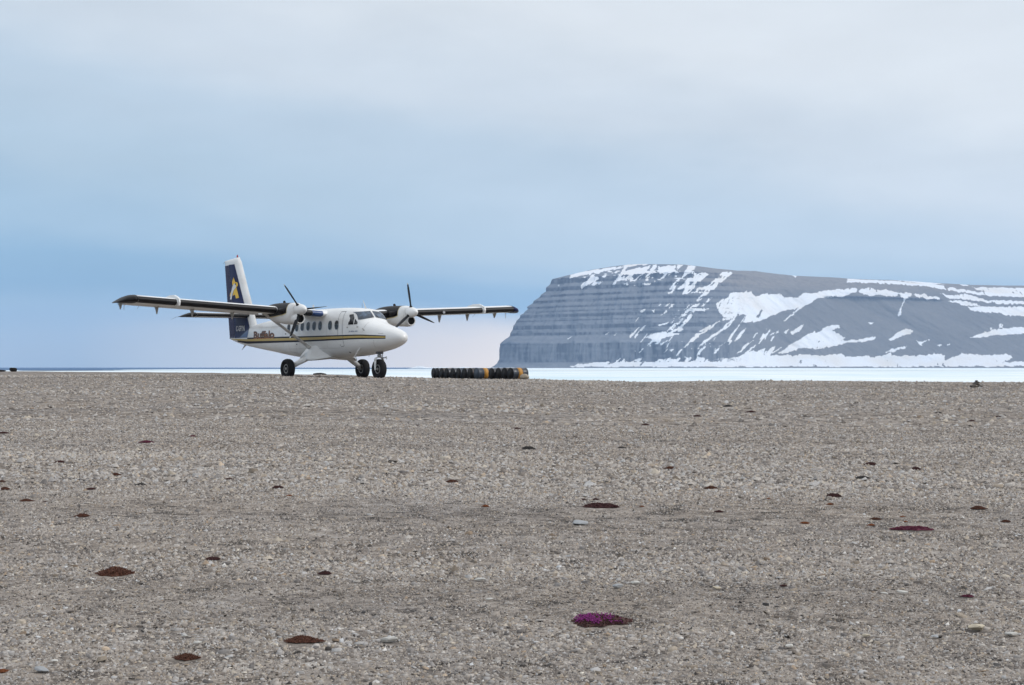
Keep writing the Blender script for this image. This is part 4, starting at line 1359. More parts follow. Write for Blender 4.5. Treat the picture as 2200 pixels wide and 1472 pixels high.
for sd, angs in ((-1, (52.8, -67.2, 172.8)), (1, (80.5, 200.5, -39.5))):
    xsn = np.concatenate([[-3.94, -3.96, -3.99, -4.04, -4.10, -4.2], np.arange(-4.4, -7.0, -0.15), [-7.0]])
    rg = [[nac_pt(x, tt, sd) for tt in np.linspace(0, 2 * math.pi, 30, endpoint=False)] for x in xsn]
    nacelle = mesh('engine_nacelle', *loft(rg), W_PAINT, plane, True)
    # black upper cowling: the part of the skin above a line that drops towards the tail

    def z_line(x):
        return float(np.interp(x, [-7.0, -6.2, -5.4, -4.6, -4.36], [2.74, 2.60, 2.63, 2.69, 2.74]))

    def theta_of(x, z):
        zt, zb, hw = nac(x)
        q = max(-1, min(1, (z - (zt + zb) / 2) / ((zt - zb) / 2)))
        return math.asin(math.copysign(abs(q) ** 1.25, q))
    for nm, mat_, o1, za, zb_ in (('black_cowling', SOOT, 0.007, None, None), ('cream_line', CREAM, 0.006, 0.0, 0.035)):
        for half in ((0, 1) if za is not None else (0,)):
            V = []
            X = np.linspace(-4.34, -6.98, 26)
            for x in X:
                t0 = theta_of(x, z_line(x))
                if za is None:
                    ths = np.linspace(t0, math.pi - t0, 22)
                else:
                    t1 = theta_of(x, z_line(x) - zb_)
                    ths = np.linspace(t1, t0, 3)
                    if half:
                        ths = math.pi - ths
                V += [nac_pt(x, tt, sd, o1) for tt in ths]
            mesh(nm, V, grid_faces(26, 22 if za is None else 3).tolist(), mat_, nacelle, True)
    rg2 = [[nac_pt(x, tt, sd, 0.0065) for tt in np.linspace(theta_of(-4.36, 2.74), math.pi - theta_of(-4.36, 2.74), 18)] for x in (-4.31, -4.345)]
    mesh('cream_line', *loft(rg2, False, False, False), CREAM, nacelle, True)
    mesh('oil_breather', *tube((-5.1, sd * NAC_Y, 3.16), (-5.15, sd * NAC_Y, 3.27), 0.07, 0.05, 8), SOOT, nacelle)
    # intake below the spinner
    yc_ = sd * NAC_Y
    prof = [(0.175, -4.30), (0.170, -3.86), (0.172, -3.76), (0.190, -3.735), (0.212, -3.75), (0.232, -3.82), (0.245, -3.95), (0.25, -4.2)]
    V, Fs = [], []
    rings = []
    for r_, a_ in prof:
        rings.append([(a_, yc_ + r_ * math.cos(q), 2.505 + r_ * math.sin(q)) for q in np.linspace(0, 2 * math.pi, 24, endpoint=False)])
    mesh('intake', *loft(rings, False, False), W_PAINT, nacelle, True)
    rings = [[(a_, yc_ + r_ * math.cos(q), 2.505 + r_ * math.sin(q)) for q in np.linspace(0, 2 * math.pi, 24, endpoint=False)] for r_, a_ in ((0.168, -3.775), (0.166, -3.90), (0.02, -3.915))]
    mesh('intake_duct', *loft(rings, False, True), DARK, nacelle, True)
    # exhaust stubs each side
    for s2 in (-1, 1):
        mesh('exhaust', *tube((-4.45, yc_ + s2 * 0.31, 2.86), (-4.78, yc_ + s2 * 0.46, 2.83), 0.085, 0.10, 12), SOOT, nacelle, True)
    prop = empty('propeller', (0, 0, 0))
    prop.parent = plane
    sp = [(0.005, -3.325), (0.045, -3.335), (0.10, -3.385), (0.155, -3.47), (0.20, -3.58), (0.228, -3.70), (0.238, -3.82), (0.236, -3.93)]
    rings = [[(a_, yc_ + r_ * math.cos(q), 2.875 + r_ * math.sin(q)) for q in np.linspace(0, 2 * math.pi, 24, endpoint=False)] for r_, a_ in sp]
    mesh('spinner', *loft(rings), W_PAINT, prop, True)
    for a0 in angs:
        # angle is measured seen with starboard to the right, so flip for port-positive Y
        ca_, sa_ = -math.cos(R(a0)), math.sin(R(a0))
        rad_ = np.array([0, ca_, sa_])
        tan_ = np.array([0, -sa_, ca_])
        fwd_ = np.array([1.0, 0, 0])
        rg = []
        for rr_, ch_, th_, fe in ((0.16, 0.10, 0.10, 66), (0.26, 0.10, 0.09, 68), (0.36, 0.17, 0.060, 72), (0.6, 0.23, 0.040, 78), (0.85, 0.225, 0.030, 82), (1.08, 0.18, 0.022, 85), (1.22, 0.11, 0.016, 86), (1.275, 0.05, 0.010, 87)):
            cd = fwd_ * math.sin(R(fe)) + tan_ * math.cos(R(fe))
            nd = fwd_ * math.cos(R(fe)) - tan_ * math.sin(R(fe))
            cpt = np.array([-3.74, yc_, 2.875]) + rad_ * rr_
            rg.append([tuple(cpt + cd * ch_ / 2 * math.cos(q) + nd * th_ / 2 * math.sin(q)) for q in np.linspace(0, 2 * math.pi, 10, endpoint=False)])
        bl = mesh('blade', *loft(rg), BLADE, prop, True)
        cpt = np.array([-3.74, yc_, 2.875]) + rad_ * 1.195
        rg = []
        for rr_, ch_, th_ in ((1.215, 0.115, 0.020), (1.262, 0.075, 0.016), (1.279, 0.052, 0.013)):
            cpt = np.array([-3.74, yc_, 2.875]) + rad_ * rr_
            rg.append([tuple(cpt + fwd_ * ch_ / 2 * math.cos(q) - tan_ * th_ / 2 * math.sin(q)) for q in np.linspace(0, 2 * math.pi, 10, endpoint=False)])
        mesh('blade_tip', *loft(rg), W_PAINT, prop, True)
        mesh('blade_root', *tube(np.array([-3.74, yc_, 2.875]) + rad_ * 0.20, np.array([-3.74, yc_, 2.875]) + rad_ * 0.27, 0.07, 0.06, 10, up=(1, 0, 0)), DARK, prop, True)

# ---- wing struts and undercarriage


def hull(name, pts, mat, parent, bev=0.04, smooth=True):
    bm = bmesh.new()
    for p in pts:
        bm.verts.new(p)
    r_ = bmesh.ops.convex_hull(bm, input=bm.verts[:])
    for v in [v for v in bm.verts if not v.link_faces]:
        bm.verts.remove(v)
    bmesh.ops.dissolve_limit(bm, angle_limit=R(4), verts=bm.verts[:], edges=bm.edges[:])
    if bev:
        bmesh.ops.bevel(bm, geom=bm.edges[:] + bm.verts[:], offset=bev, segments=3, profile=0.5, affect='EDGES')
    me = bpy.data.meshes.new(name)
    bm.to_mesh(me)
    bm.free()
    me.materials.append(mat)
    if smooth:
        me.polygons.foreach_set('use_smooth', [True] * len(me.polygons))
    return link(bpy.data.objects.new(name, me), parent)


def wheel(parent, cx_, cy_, cz_, rad, wid, out_side):
    pr = [(0.47, 0.50), (0.56, 0.62), (0.70, 0.92), (0.82, 1.0), (0.92, 0.86), (0.98, 0.55), (1.0, 0.2), (1.0, -0.2), (0.98, -0.55), (0.92, -0.86), (0.82, -1.0), (0.70, -0.92), (0.56, -0.62), (0.47, -0.50)]
    V, Fs = lathe([(a * rad, bb * wid / 2) for a, bb in pr], 'Y', 40, (cx_, cy_, cz_))
    V = [(x, cy_ + (y - cy_) * (1.0 + 0.10 * max(0, (cz_ - z) / rad - 0.7) / 0.3), max(z, cz_ - rad * 0.93)) for x, y, z in V]
    mesh('tyre', V, Fs, TYRE, parent, True)
    h_ = [(0.48, 0.48), (0.47, 0.55), (0.37, 0.55), (0.31, 0.25), (0.20, 0.22), (0.15, 0.52), (0.02, 0.54)]
    for s_ in (-1, 1):
        V, Fs = lathe([(a * rad, s_ * bb * wid / 2) for a, bb in h_], 'Y', 24, (cx_, cy_, cz_))
        mesh('wheel_hub', V, Fs if s_ < 0 else [f[::-1] for f in Fs], HUB, parent, True)


for sd in (-1, 1):
    st_ = tube((-6.22, sd * 0.95, 1.36), (-5.92, sd * 3.30, 2.80), 0.095, 0.085, 14, 0.45, (0, 0.6, -0.8))
    V, Fs = tube((-6.22, sd * 0.93, 1.36), (-5.92, sd * 3.30, 2.80), 0.10, 0.09, 14, 1.0, (0, -sd * 0.52, 0.85))
    # streamline the section: long along X, thin across
    d_ = np.array([0.3, sd * 2.37, 1.44])
    d_ /= np.linalg.norm(d_)
    fx_ = np.array([1.0, 0, 0]) - d_ * d_[0]
    fx_ /= np.linalg.norm(fx_)
    nn_ = np.cross(d_, fx_)
    rg = []
    for k_, p in ((1.0, (-6.22, sd * 0.86, 1.32)), (1.0, (-6.14, sd * 1.5, 1.705)), (0.95, (-5.92, sd * 3.32, 2.81))):
        rg.append([tuple(np.array(p) + fx_ * 0.125 * k_ * math.cos(q) + nn_ * 0.050 * k_ * math.sin(q)) for q in np.linspace(0, 2 * math.pi, 14, endpoint=False)])
    mesh('wing_strut', *loft(rg), STRUT, plane, True)
    mesh('strut_fitting', *tube((-6.22, sd * 0.84, 1.28), (-6.17, sd * 1.16, 1.49), 0.15, 0.10, 12, 0.6, (1, 0, 0)), STRUT, plane, True)
    hull('gear_fairing', [(-5.72, sd * 0.80, 1.45), (-6.42, sd * 0.80, 1.42), (-5.86, sd * 0.90, 1.38), (-6.36, sd * 0.92, 1.36), (-4.95, sd * 0.55, 0.93), (-7.15, sd * 0.70, 1.10), (-7.05, sd * 0.80, 1.02), (-5.75, sd * 1.22, 0.86),
                          (-6.55, sd * 1.25, 0.90), (-5.72, sd * 1.18, 0.76), (-6.50, sd * 1.20, 0.80), (-5.2, sd * 0.05, 0.87), (-6.95, sd * 0.05, 0.88), (-5.05, sd * 0.6, 0.90), (-6.9, sd * 0.62, 0.90)], W_PAINT, plane, 0.035)
    gear = empty('main_gear')
    gear.parent = plane
    rg = []
    for p, hx, hz in (((-6.15, sd * 1.02, 0.92), 0.24, 0.13), ((-6.28, sd * 1.35, 0.72), 0.20, 0.11), ((-6.40, sd * 1.74, 0.50), 0.12, 0.085)):
        rg.append([(p[0] + hx * math.cos(q), p[1] + 0.55 * hz * math.sin(q) * sd, p[2] + 0.85 * hz * math.sin(q)) for q in np.linspace(0, 2 * math.pi, 16, endpoint=False)])
    mesh('gear_leg', *loft(rg), W_PAINT, gear, True)
    mesh('axle', *tube((-6.40, sd * 1.62, 0.46), (-6.40, sd * 1.98, 0.43), 0.06, 0.05, 10), GREY, gear, True)
    wheel(gear, -6.40, sd * 1.87, 0.425, 0.43, 0.33, sd)
    mesh('brake_line', *join(tube((-6.2, sd * 1.0, 0.80), (-6.30, sd * 1.36, 0.60), 0.015, 0.015, 6), tube((-6.30, sd * 1.36, 0.60), (-6.36, sd * 1.68, 0.43), 0.015, 0.015, 6)), SEAM, gear)

ng = empty('nose_gear')
ng.parent = plane
mesh('oleo_leg', *join(tube((-1.97, 0, 1.20), (-1.97, 0, 0.92), 0.065, 0.06, 14), tube((-1.97, 0, 1.00), (-1.97, 0, 0.94), 0.095, 0.095, 14)), METAL, ng, True)
mesh('torque_link', *join(tube((-1.88, 0.05, 1.08), (-1.76, 0.03, 0.98), 0.018, 0.018, 6), tube((-1.76, 0.03, 0.98), (-1.88, 0.05, 0.90), 0.018, 0.018, 6)), METAL, ng)
mesh('tow_hook', *join(tube((-1.80, 0, 0.89), (-1.52, 0, 0.88), 0.025, 0.02, 8), tube((-1.52, 0, 0.88), (-1.44, 0, 0.93), 0.02, 0.02, 8), tube((-1.44, 0, 0.93), (-1.41, 0, 0.86), 0.02, 0.016, 8), tube((-1.41, 0, 0.86), (-1.45, 0, 0.82), 0.016, 0.012, 8)), METAL, ng)
rg = []
for q in np.linspace(0, math.pi, 15):
    yy, zz = 0.195 * math.cos(q), 0.77 + 0.145 * math.sin(q)
    dirv = np.array([0, math.cos(q), math.sin(q)])
    rg.append([tuple(np.array([-2.0, yy, zz]) + np.array([1, 0, 0]) * 0.085 * math.cos(w) + dirv * 0.028 * math.sin(w)) for w in np.linspace(0, 2 * math.pi, 10, endpoint=False)])
arms = []
for s_ in (-1, 1):
    arms.append(loft([[(-2.0 + hx * math.cos(w), s_ * 0.195 + 0.024 * math.sin(w), z) for w in np.linspace(0, 2 * math.pi, 10, endpoint=False)] for hx, z in ((0.085, 0.78), (0.075, 0.6), (0.055, 0.42), (0.04, 0.37))]))
mesh('fork', *join(loft(rg), *arms), W_PAINT, ng, True)
mesh('axle', *tube((-2.0, -0.215, 0.42), (-2.0, 0.215, 0.42), 0.035, 0.035, 10), GREY, ng, True)
wheel(ng, -2.0, 0.0, 0.415, 0.42, 0.30, -1)
mesh('leg_well', *tube((-1.97, 0, 1.13), (-1.97, 0, 1.04), 0.17, 0.15, 14), SEAM, fuselage, True)

# ------------------------------------------------------------------ fuel drums
DRUM_BLACK = pmat('drum_black', (0.030, 0.038, 0.054), rough=0.36, var=0.3, scale=5, dirt=(0.11, 0.075, 0.05), dirt_scale=4, dirt_amt=0.35)
DRUM_BLUE = pmat('drum_blue_grey', (0.030, 0.045, 0.070), rough=0.5, var=0.3, scale=5, dirt=(0.12, 0.11, 0.10), dirt_scale=4, dirt_amt=0.4)
DRUM_END = pmat('drum_end_dark', (0.010, 0.010, 0.011), rough=0.65, var=0.35, scale=6, dirt=(0.030, 0.020, 0.015), dirt_scale=5, dirt_amt=0.5, spec=0.25)
DRUM_END_B = pmat('drum_end_blue', (0.040, 0.055, 0.080), rough=0.6, var=0.35, scale=6)
DRUM_BAND = pmat('drum_orange_band', (0.50, 0.235, 0.030), rough=0.5, var=0.12, scale=6, dirt=(0.30, 0.16, 0.05), dirt_scale=5, dirt_amt=0.5)
DR, DL = 0.29, 0.88


def drum_meshes():
    r = DR
    body = [(r - 0.012, 0.012), (r, 0.0), (r + 0.006, 0.008), (r, 0.02), (r - 0.004, 0.03), (r - 0.004, 0.27), (r + 0.002, 0.285), (r + 0.002, 0.30), (r - 0.004, 0.315), (r - 0.004, 0.565), (r + 0.002, 0.58),
            (r + 0.002, 0.595), (r - 0.004, 0.61), (r - 0.004, 0.85), (r, 0.86), (r + 0.006, 0.872), (r, 0.88), (r - 0.012, 0.868), (r - 0.014, 0.855), (0.01, 0.855)]
    bv, bf = lathe(body, 'X', 32)
    ev, ef = lathe([(r - 0.013, 0.004), (r - 0.016, 0.024), (r - 0.06, 0.024), (r - 0.068, 0.020), (0.09, 0.020), (0.085, 0.024), (0.005, 0.024)], 'X', 32)
    av, af = lathe([(r - 0.001, 0.32), (r - 0.001, 0.56)], 'X', 32)
    gv, gf = lathe([(0.03, 0.024), (0.03, 0.012), (0.004, 0.010)], 'X', 10, (0, 0.0, 0.20))
    hv, hf = lathe([(0.018, 0.024), (0.018, 0.014), (0.003, 0.012)], 'X', 10, (0, 0.03, -0.205))
    return (bv, bf), (ev, ef), (av, af), join((gv, gf), (hv, hf))


DM = {}
for nm, (v, f) in zip(('drum_body', 'drum_end', 'colour_band', 'bung'), drum_meshes()):
    me = bpy.data.meshes.new(nm)
    me.from_pydata([tuple(p) for p in v], [], [tuple(q) for q in f])
    me.polygons.foreach_set('use_smooth', [True] * len(me.polygons))
    DM[nm] = me
for me, m in ((DM['drum_body'], DRUM_BLACK), (DM['drum_end'], DRUM_END), (DM['colour_band'], DRUM_BAND), (DM['bung'], DRUM_BLACK)):
    me.materials.append(m)
DM['drum_body_blue'] = DM['drum_body'].copy()
DM['drum_body_blue'].materials[0] = DRUM_BLUE
DM['drum_body_rust'] = DM['drum_body'].copy()
DM['drum_body_rust'].materials[0] = pmat('drum_rusty_black', (0.034, 0.030, 0.030), rough=0.55, var=0.4, scale=5, dirt=(0.13, 0.065, 0.035), dirt_scale=5, dirt_amt=0.7)
DM['drum_end_blue'] = DM['drum_end'].copy()
DM['drum_end_blue'].materials[0] = DRUM_END_B
DRUMS = [  # x, y, heading of the axis in degrees
    (-4.20, 84.55, 27, 'dark steel drum lying at the far left end of the drum row'),
    (-3.985, 84.15, 27, 'dark drum tightly behind the leftmost one, second from the left in the row'),
    (-3.72, 83.65, 28, 'dark steel drum on its side, third from the left in the row'),
    (-3.435, 83.13, 28, 'dark steel drum on its side, fourth from the left in the row'),
    (-3.095, 82.60, 29, 'dark steel drum on its side, fifth from the left in the row'),
    (-2.775, 82.08, 29, 'dark steel drum on its side, sixth from the left in the row'),
    (-2.455, 81.56, 30, 'dark steel drum on its side, seventh from the left in the row'),
    (-2.145, 81.05, 30, 'dark steel drum, neighbour left of the one with a blue end'),
    (-1.81, 80.52, 30, 'drum with a blue-grey end and orange band beside the gap in the row'),
    (-1.03, 79.45, 33, 'dark drum right after the orange band, fourth from the right in the row'),
    (-0.685, 79.00, 33, 'dark steel drum on its side, third from the right in the row'),
    (-0.375, 78.52, 34, 'dark drum just behind the rightmost one in the row'),
    (-0.075, 78.02, 34, 'rightmost drum of the row with a wide orange band around its side')]
for i, (x, y, hd, lab) in enumerate(DRUMS):
    gz = float(ground_z(x, y))
    dr = empty('oil_drum', (x, y, gz + DR - 0.008), R(hd))
    dr.rotation_euler = (R([0, 40, 95, 150, 200, 255, 310, 20, 75, 130, 185, 240, 300][i]), 0, R(hd))
    tag(dr, lab, 'oil drum', 'fuel drums lying in a row beside the airstrip')
    blue = i == 8
    shade = {2: 'drum_body_rust', 5: 'drum_body_blue', 7: 'drum_body_rust', 11: 'drum_body_rust'}.get(i)
    for nm in ('drum_body', 'drum_end', 'colour_band', 'bung'):
        key = nm + '_blue' if blue and nm in ('drum_body', 'drum_end') else (shade if shade and nm == 'drum_body' else nm)
        ob = bpy.data.objects.new(nm, DM[key])
        link(ob, dr)

# ------------------------------------------------------------------ stones


def rock_mesh(name, seed, mat, sx=1.0, sy=0.8, sz=0.5, sub=2, rough=0.22, flat=False):
    bm = bmesh.new()
    bmesh.ops.create_icosphere(bm, subdivisions=sub, radius=0.5)
    rs = np.random.RandomState(seed)
    planes = [(lambda n: n / np.linalg.norm(n))(rs.normal(0, 1, 3)) for _ in range(9)]
    offs = rs.uniform(0.26, 0.44, 9)
    for v in bm.verts:
        p = np.array(v.co)
        for n, o_ in zip(planes, offs):
            d = p @ n - o_
            if d > 0:
                p = p - n * d * 0.92
        p = p * (1 + rough * 0.25 * (rs.rand() - 0.5))
        v.co = (p[0] * sx, p[1] * sy, p[2] * sz)
    me = bpy.data.meshes.new(name)
    bm.to_mesh(me)
    bm.free()
    me.materials.append(mat)
    return me


ST_W = pmat('pale_limestone', (0.52, 0.505, 0.47), rough=0.85, var=0.15, scale=20, bump=0.3)
ST_B = pmat('blue_grey_limestone', (0.33, 0.34, 0.35), rough=0.85, var=0.15, scale=20, bump=0.3)
ST_T = pmat('cream_limestone', (0.48, 0.42, 0.32), rough=0.85, var=0.15, scale=20, bump=0.3)
ST_D = pmat('dark_lichen_rock', (0.075, 0.068, 0.062), rough=0.9, var=0.3, scale=9, dirt=(0.16, 0.13, 0.10), dirt_scale=7, dirt_amt=0.5)
ST_K = pmat('black_lichen_rock', (0.022, 0.020, 0.018), rough=0.95, var=0.3, scale=9, spec=0.1)
ST_G = pmat('grey_tan_rock', (0.36, 0.31, 0.24), rough=0.9, var=0.2, scale=9)
STONES = [
    (-0.21, 10.29, 0.085, 'w', 'white angular stone in the centre of the gravel, farther of two near each other'),
    (-0.13, 9.51, 0.060, 'w', 'small white stone in the centre of the gravel, nearer of two near each other'),
    (-0.63, 8.13, 0.110, 'w', 'long pale flat stone right of the brown moss cushion at the bottom'),
    (0.58, 13.64, 0.16, 'b', 'bluish flat stone patch below the long dark red cushion'),
    (2.52, 8.59, 0.125, 't', 'long cream stone lying aslant in the bottom right of the gravel'),
    (2.66, 8.45, 0.075, 'w', 'bright white oval stone at the right edge of the gravel'),
    (1.42, 8.13, 0.070, 'w', 'pale flat stone low right of the purple flowering cushion'),
    (1.88, 8.43, 0.055, 't', 'small yellowish stone between the purple cushion and the right edge'),
    (2.24, 8.40, 0.055, 'b', 'bluish grey stone left of the long cream stone'),
    (1.29, 9.98, 0.070, 't', 'cream sliver of stone up right of the purple flowering cushion'),
    (2.42, 9.84, 0.078, 'w', 'pale stone left of the small magenta tuft at right'),
    (2.30, 9.80, 0.055, 'w', 'smaller pale stone, left one of a pair near the small magenta tuft'),
    (-2.19, 7.60, 0.045, 'w', 'small white stone near the bottom left corner'),
    (-1.70, 8.26, 0.040, 'w', 'small white stone above the brown cushion at lower left'),
    (-1.59, 8.04, 0.056, 'w', 'flat white stone just above the low flat brown cushion at lower left'),
    (-2.19, 7.39, 0.095, 'b', 'flat grey slab stone in the bottom left corner'),
    (-2.44, 9.71, 0.042, 'w', 'small white stone below the big flat rust cushion at left'),
    (-7.77, 26.78, 0.13, 'w', 'pale grey stone at far left in the middle distance'),
    (0.67, 10.04, 0.085, 'b', 'grey stone up behind the purple flowering cushion'),
    (0.79, 10.22, 0.080, 'w', 'pale stone behind the purple cushion, beside a grey stone')]
rs = np.random.RandomState(21)
for i, (x, y, w, k, lab) in enumerate(STONES):
    me = rock_mesh('stone', 100 + i, {'w': ST_W, 'b': ST_B, 't': ST_T}[k], w, w * rs.uniform(0.5, 0.8), w * rs.uniform(0.22, 0.36))
    o = link(bpy.data.objects.new('stone', me))
    o.location = (x, y, float(ground_z(x, y)) + w * 0.09 + 0.008)
    o.rotation_euler = (rs.uniform(-.12, .12), rs.uniform(-.1, .1), rs.uniform(-0.6, 0.6))
    tag(o, lab, 'stone', 'pale stones on the gravel')


def single_rock(name, seed, mat, x, y, sx, sy, sz, lab, rz=0.0, sub=2, lift=0.35):
    o = link(bpy.data.objects.new(name, rock_mesh(name, seed, mat, sx, sy, sz, sub)))
    o.location = (x, y, float(ground_z(x, y)) + sz * lift)
    o.rotation_euler = (0, 0, rz)
    tag(o, lab, 'rock')
    return o


single_rock('rock', 3, ST_G, 0.60, 77.6, 0.50, 0.34, 0.34, 'pale pointed rock leaning by the rightmost drum', 0.2)
single_rock('rock', 5, ST_K, -45.2, 143.5, 0.8, 0.6, 0.55, 'dark rock sitting on the skyline of the gravel at far left', 0.1)
single_rock('rock', 6, ST_K, -46.3, 143.2, 1.1, 0.6, 0.22, 'low dark slab of rock left of the dark skyline rock', 0.1)
single_rock('rock', 9, ST_K, -11.3, 93.0, 0.9, 0.5, 0.26, 'low dark hump of rock on the gravel crest under the airplane', 0.1, lift=0.0)
cx0, cy0 = (2097 - 1100) / F_PX * 58.0, 58.0
cairn = empty('cairn', (cx0, cy0, float(ground_z(cx0, cy0))))
tag(cairn, 'small dark heap of stacked rocks on the gravel at far right', 'cairn')
for k, (dx_, dz_, sx_, sz_) in enumerate(((-0.10, 0.05, 0.30, 0.14), (0.12, 0.05, 0.28, 0.13), (0.0, 0.13, 0.30, 0.10), (0.03, 0.19, 0.22, 0.08), (0.01, 0.24, 0.13, 0.07))):
    o = link(bpy.data.objects.new('rock', rock_mesh('rock', 40 + k, ST_D, sx_, sx_ * 0.8, sz_)), cairn)
    o.location = (dx_, 0, dz_)

# iceberg on the far water
ICEB = pmat('iceberg_ice', (0.80, 0.85, 0.88), rough=0.6, var=0.06, scale=0.02)
ix, iy = (930 - 1100) / F_PX * 4300, 4300.0
pts = []
nxb = 40
V = []
for i in range(nxb + 1):
    u = i / nxb
    x = -70 + 330 * u
    hgt = 1.6 + 3.4 * math.exp(-((u - 0.10) / 0.06) ** 2) + 2.0 * float(vnoise(u * 26, 0, 5)) + 1.5 * math.exp(-((u - 0.45) / 0.05) ** 2)
    hgt *= min(1, u * 14 + 0.05) * min(1, (1 - u) * 8 + 0.05)
    V += [(x, -18, -0.6), (x, -13, hgt * 0.8), (x, 0, hgt), (x, 14, hgt * 0.7), (x, 18, -0.6)]
berg = mesh('iceberg', V, grid_faces(nxb + 1, 5)[:, ::-1].tolist() + [(0, 1, 2, 3, 4), tuple(range(nxb * 5 + 4, nxb * 5 - 1, -1))], ICEB)
berg.location = (ix, iy, SEA_Z)
tag(berg, 'long low white iceberg on the horizon between airplane and cliff', 'iceberg')

# ------------------------------------------------------------------ cushion plants and lichen tufts
CM = {'r': pmat('rust_moss', (0.105, 0.038, 0.022), rough=0.9, var=0.45, scale=40, dirt=(0.05, 0.045, 0.03), dirt_scale=14, dirt_amt=0.5),
      'd': pmat('dark_red_moss', (0.070, 0.024, 0.024), rough=0.9, var=0.45, scale=40, dirt=(0.03, 0.03, 0.024), dirt_scale=14, dirt_amt=0.5),
      'g': pmat('grey_moss', (0.060, 0.055, 0.052), rough=0.9, var=0.4, scale=40),
      'o': pmat('orange_lichen', (0.230, 0.080, 0.030), rough=0.9, var=0.4, scale=40),
      'm': pmat('magenta_moss', (0.120, 0.022, 0.045), rough=0.9, var=0.45, scale=40),
      'P': pmat('saxifrage_leaves', (0.070, 0.024, 0.022), rough=0.9, var=0.5, scale=30, dirt=(0.045, 0.05, 0.035), dirt_scale=9, dirt_amt=0.6)}
PETAL = pmat('magenta_petals', (0.26, 0.032, 0.205), rough=0.7, var=0.3, scale=60)


def cushion_mesh(seed, mat, nleaf=520, tuft=0.055):
    """unit wide lumpy cushion: a solid dome with many small upright leaf blades"""
    rs = np.random.RandomState(seed)
    V, Fs = [], []
    na, nr = 22, 6
    ph = rs.uniform(0, 6.28, 4)
    def outline(a):
        return 0.5 * (0.80 + 0.13 * math.sin(2 * a + ph[0]) + 0.10 * math.sin(3 * a + ph[1]) + 0.06 * math.sin(7 * a + ph[2]) + 0.07 * math.sin(11 * a + ph[0] * 2))
    def hgt(q, a):
        return 0.21 * (1 - q ** 2.2) * (0.8 + 0.3 * math.sin(2 * a + ph[3]) * q + 0.25 * float(vnoise(q * 4 * math.cos(a) + 9, q * 4 * math.sin(a) + seed, 3))) - 0.02
    V.append((0, 0, hgt(0, 0)))
    for i in range(1, nr + 1):
        q = i / nr
        for j in range(na):
            a = 2 * math.pi * j / na
            r_ = outline(a) * q
            V.append((r_ * math.cos(a), r_ * math.sin(a), hgt(q, a)))
    for j in range(na):
        Fs.append((0, 1 + j, 1 + (j + 1) % na))
    for i in range(nr - 1):
        for j in range(na):
            a_, b_ = 1 + i * na + j, 1 + i * na + (j + 1) % na
            Fs.append((a_, a_ + na, b_ + na, b_))
    for _ in range(nleaf):
        a, q = rs.uniform(0, 6.283), math.sqrt(rs.rand()) * 1.05
        r_ = outline(a) * q
        p = np.array([r_ * math.cos(a), r_ * math.sin(a), hgt(min(q, 1), a)])
        d = rs.uniform(0, 6.283)
        w = tuft * rs.uniform(0.5, 1.0)
        t_ = np.array([math.cos(d), math.sin(d), 0]) * w
        up = np.array([p[0] * 0.5 + rs.normal(0, .25), p[1] * 0.5 + rs.normal(0, .25), 0.9]) * tuft * rs.uniform(0.8, 1.7)
        n2 = np.array([-math.sin(d), math.cos(d), 0]) * w * 0.6
        o_ = len(V)
        V += [tuple(p - t_), tuple(p + t_), tuple(p + n2), tuple(p + up)]
        Fs += [(o_, o_ + 1, o_ + 3), (o_ + 1, o_ + 2, o_ + 3), (o_ + 2, o_, o_ + 3)]
    me = bpy.data.meshes.new('moss_cushion')
    me.from_pydata(V, [], Fs)
    me.materials.append(mat)
    return me, outline, hgt


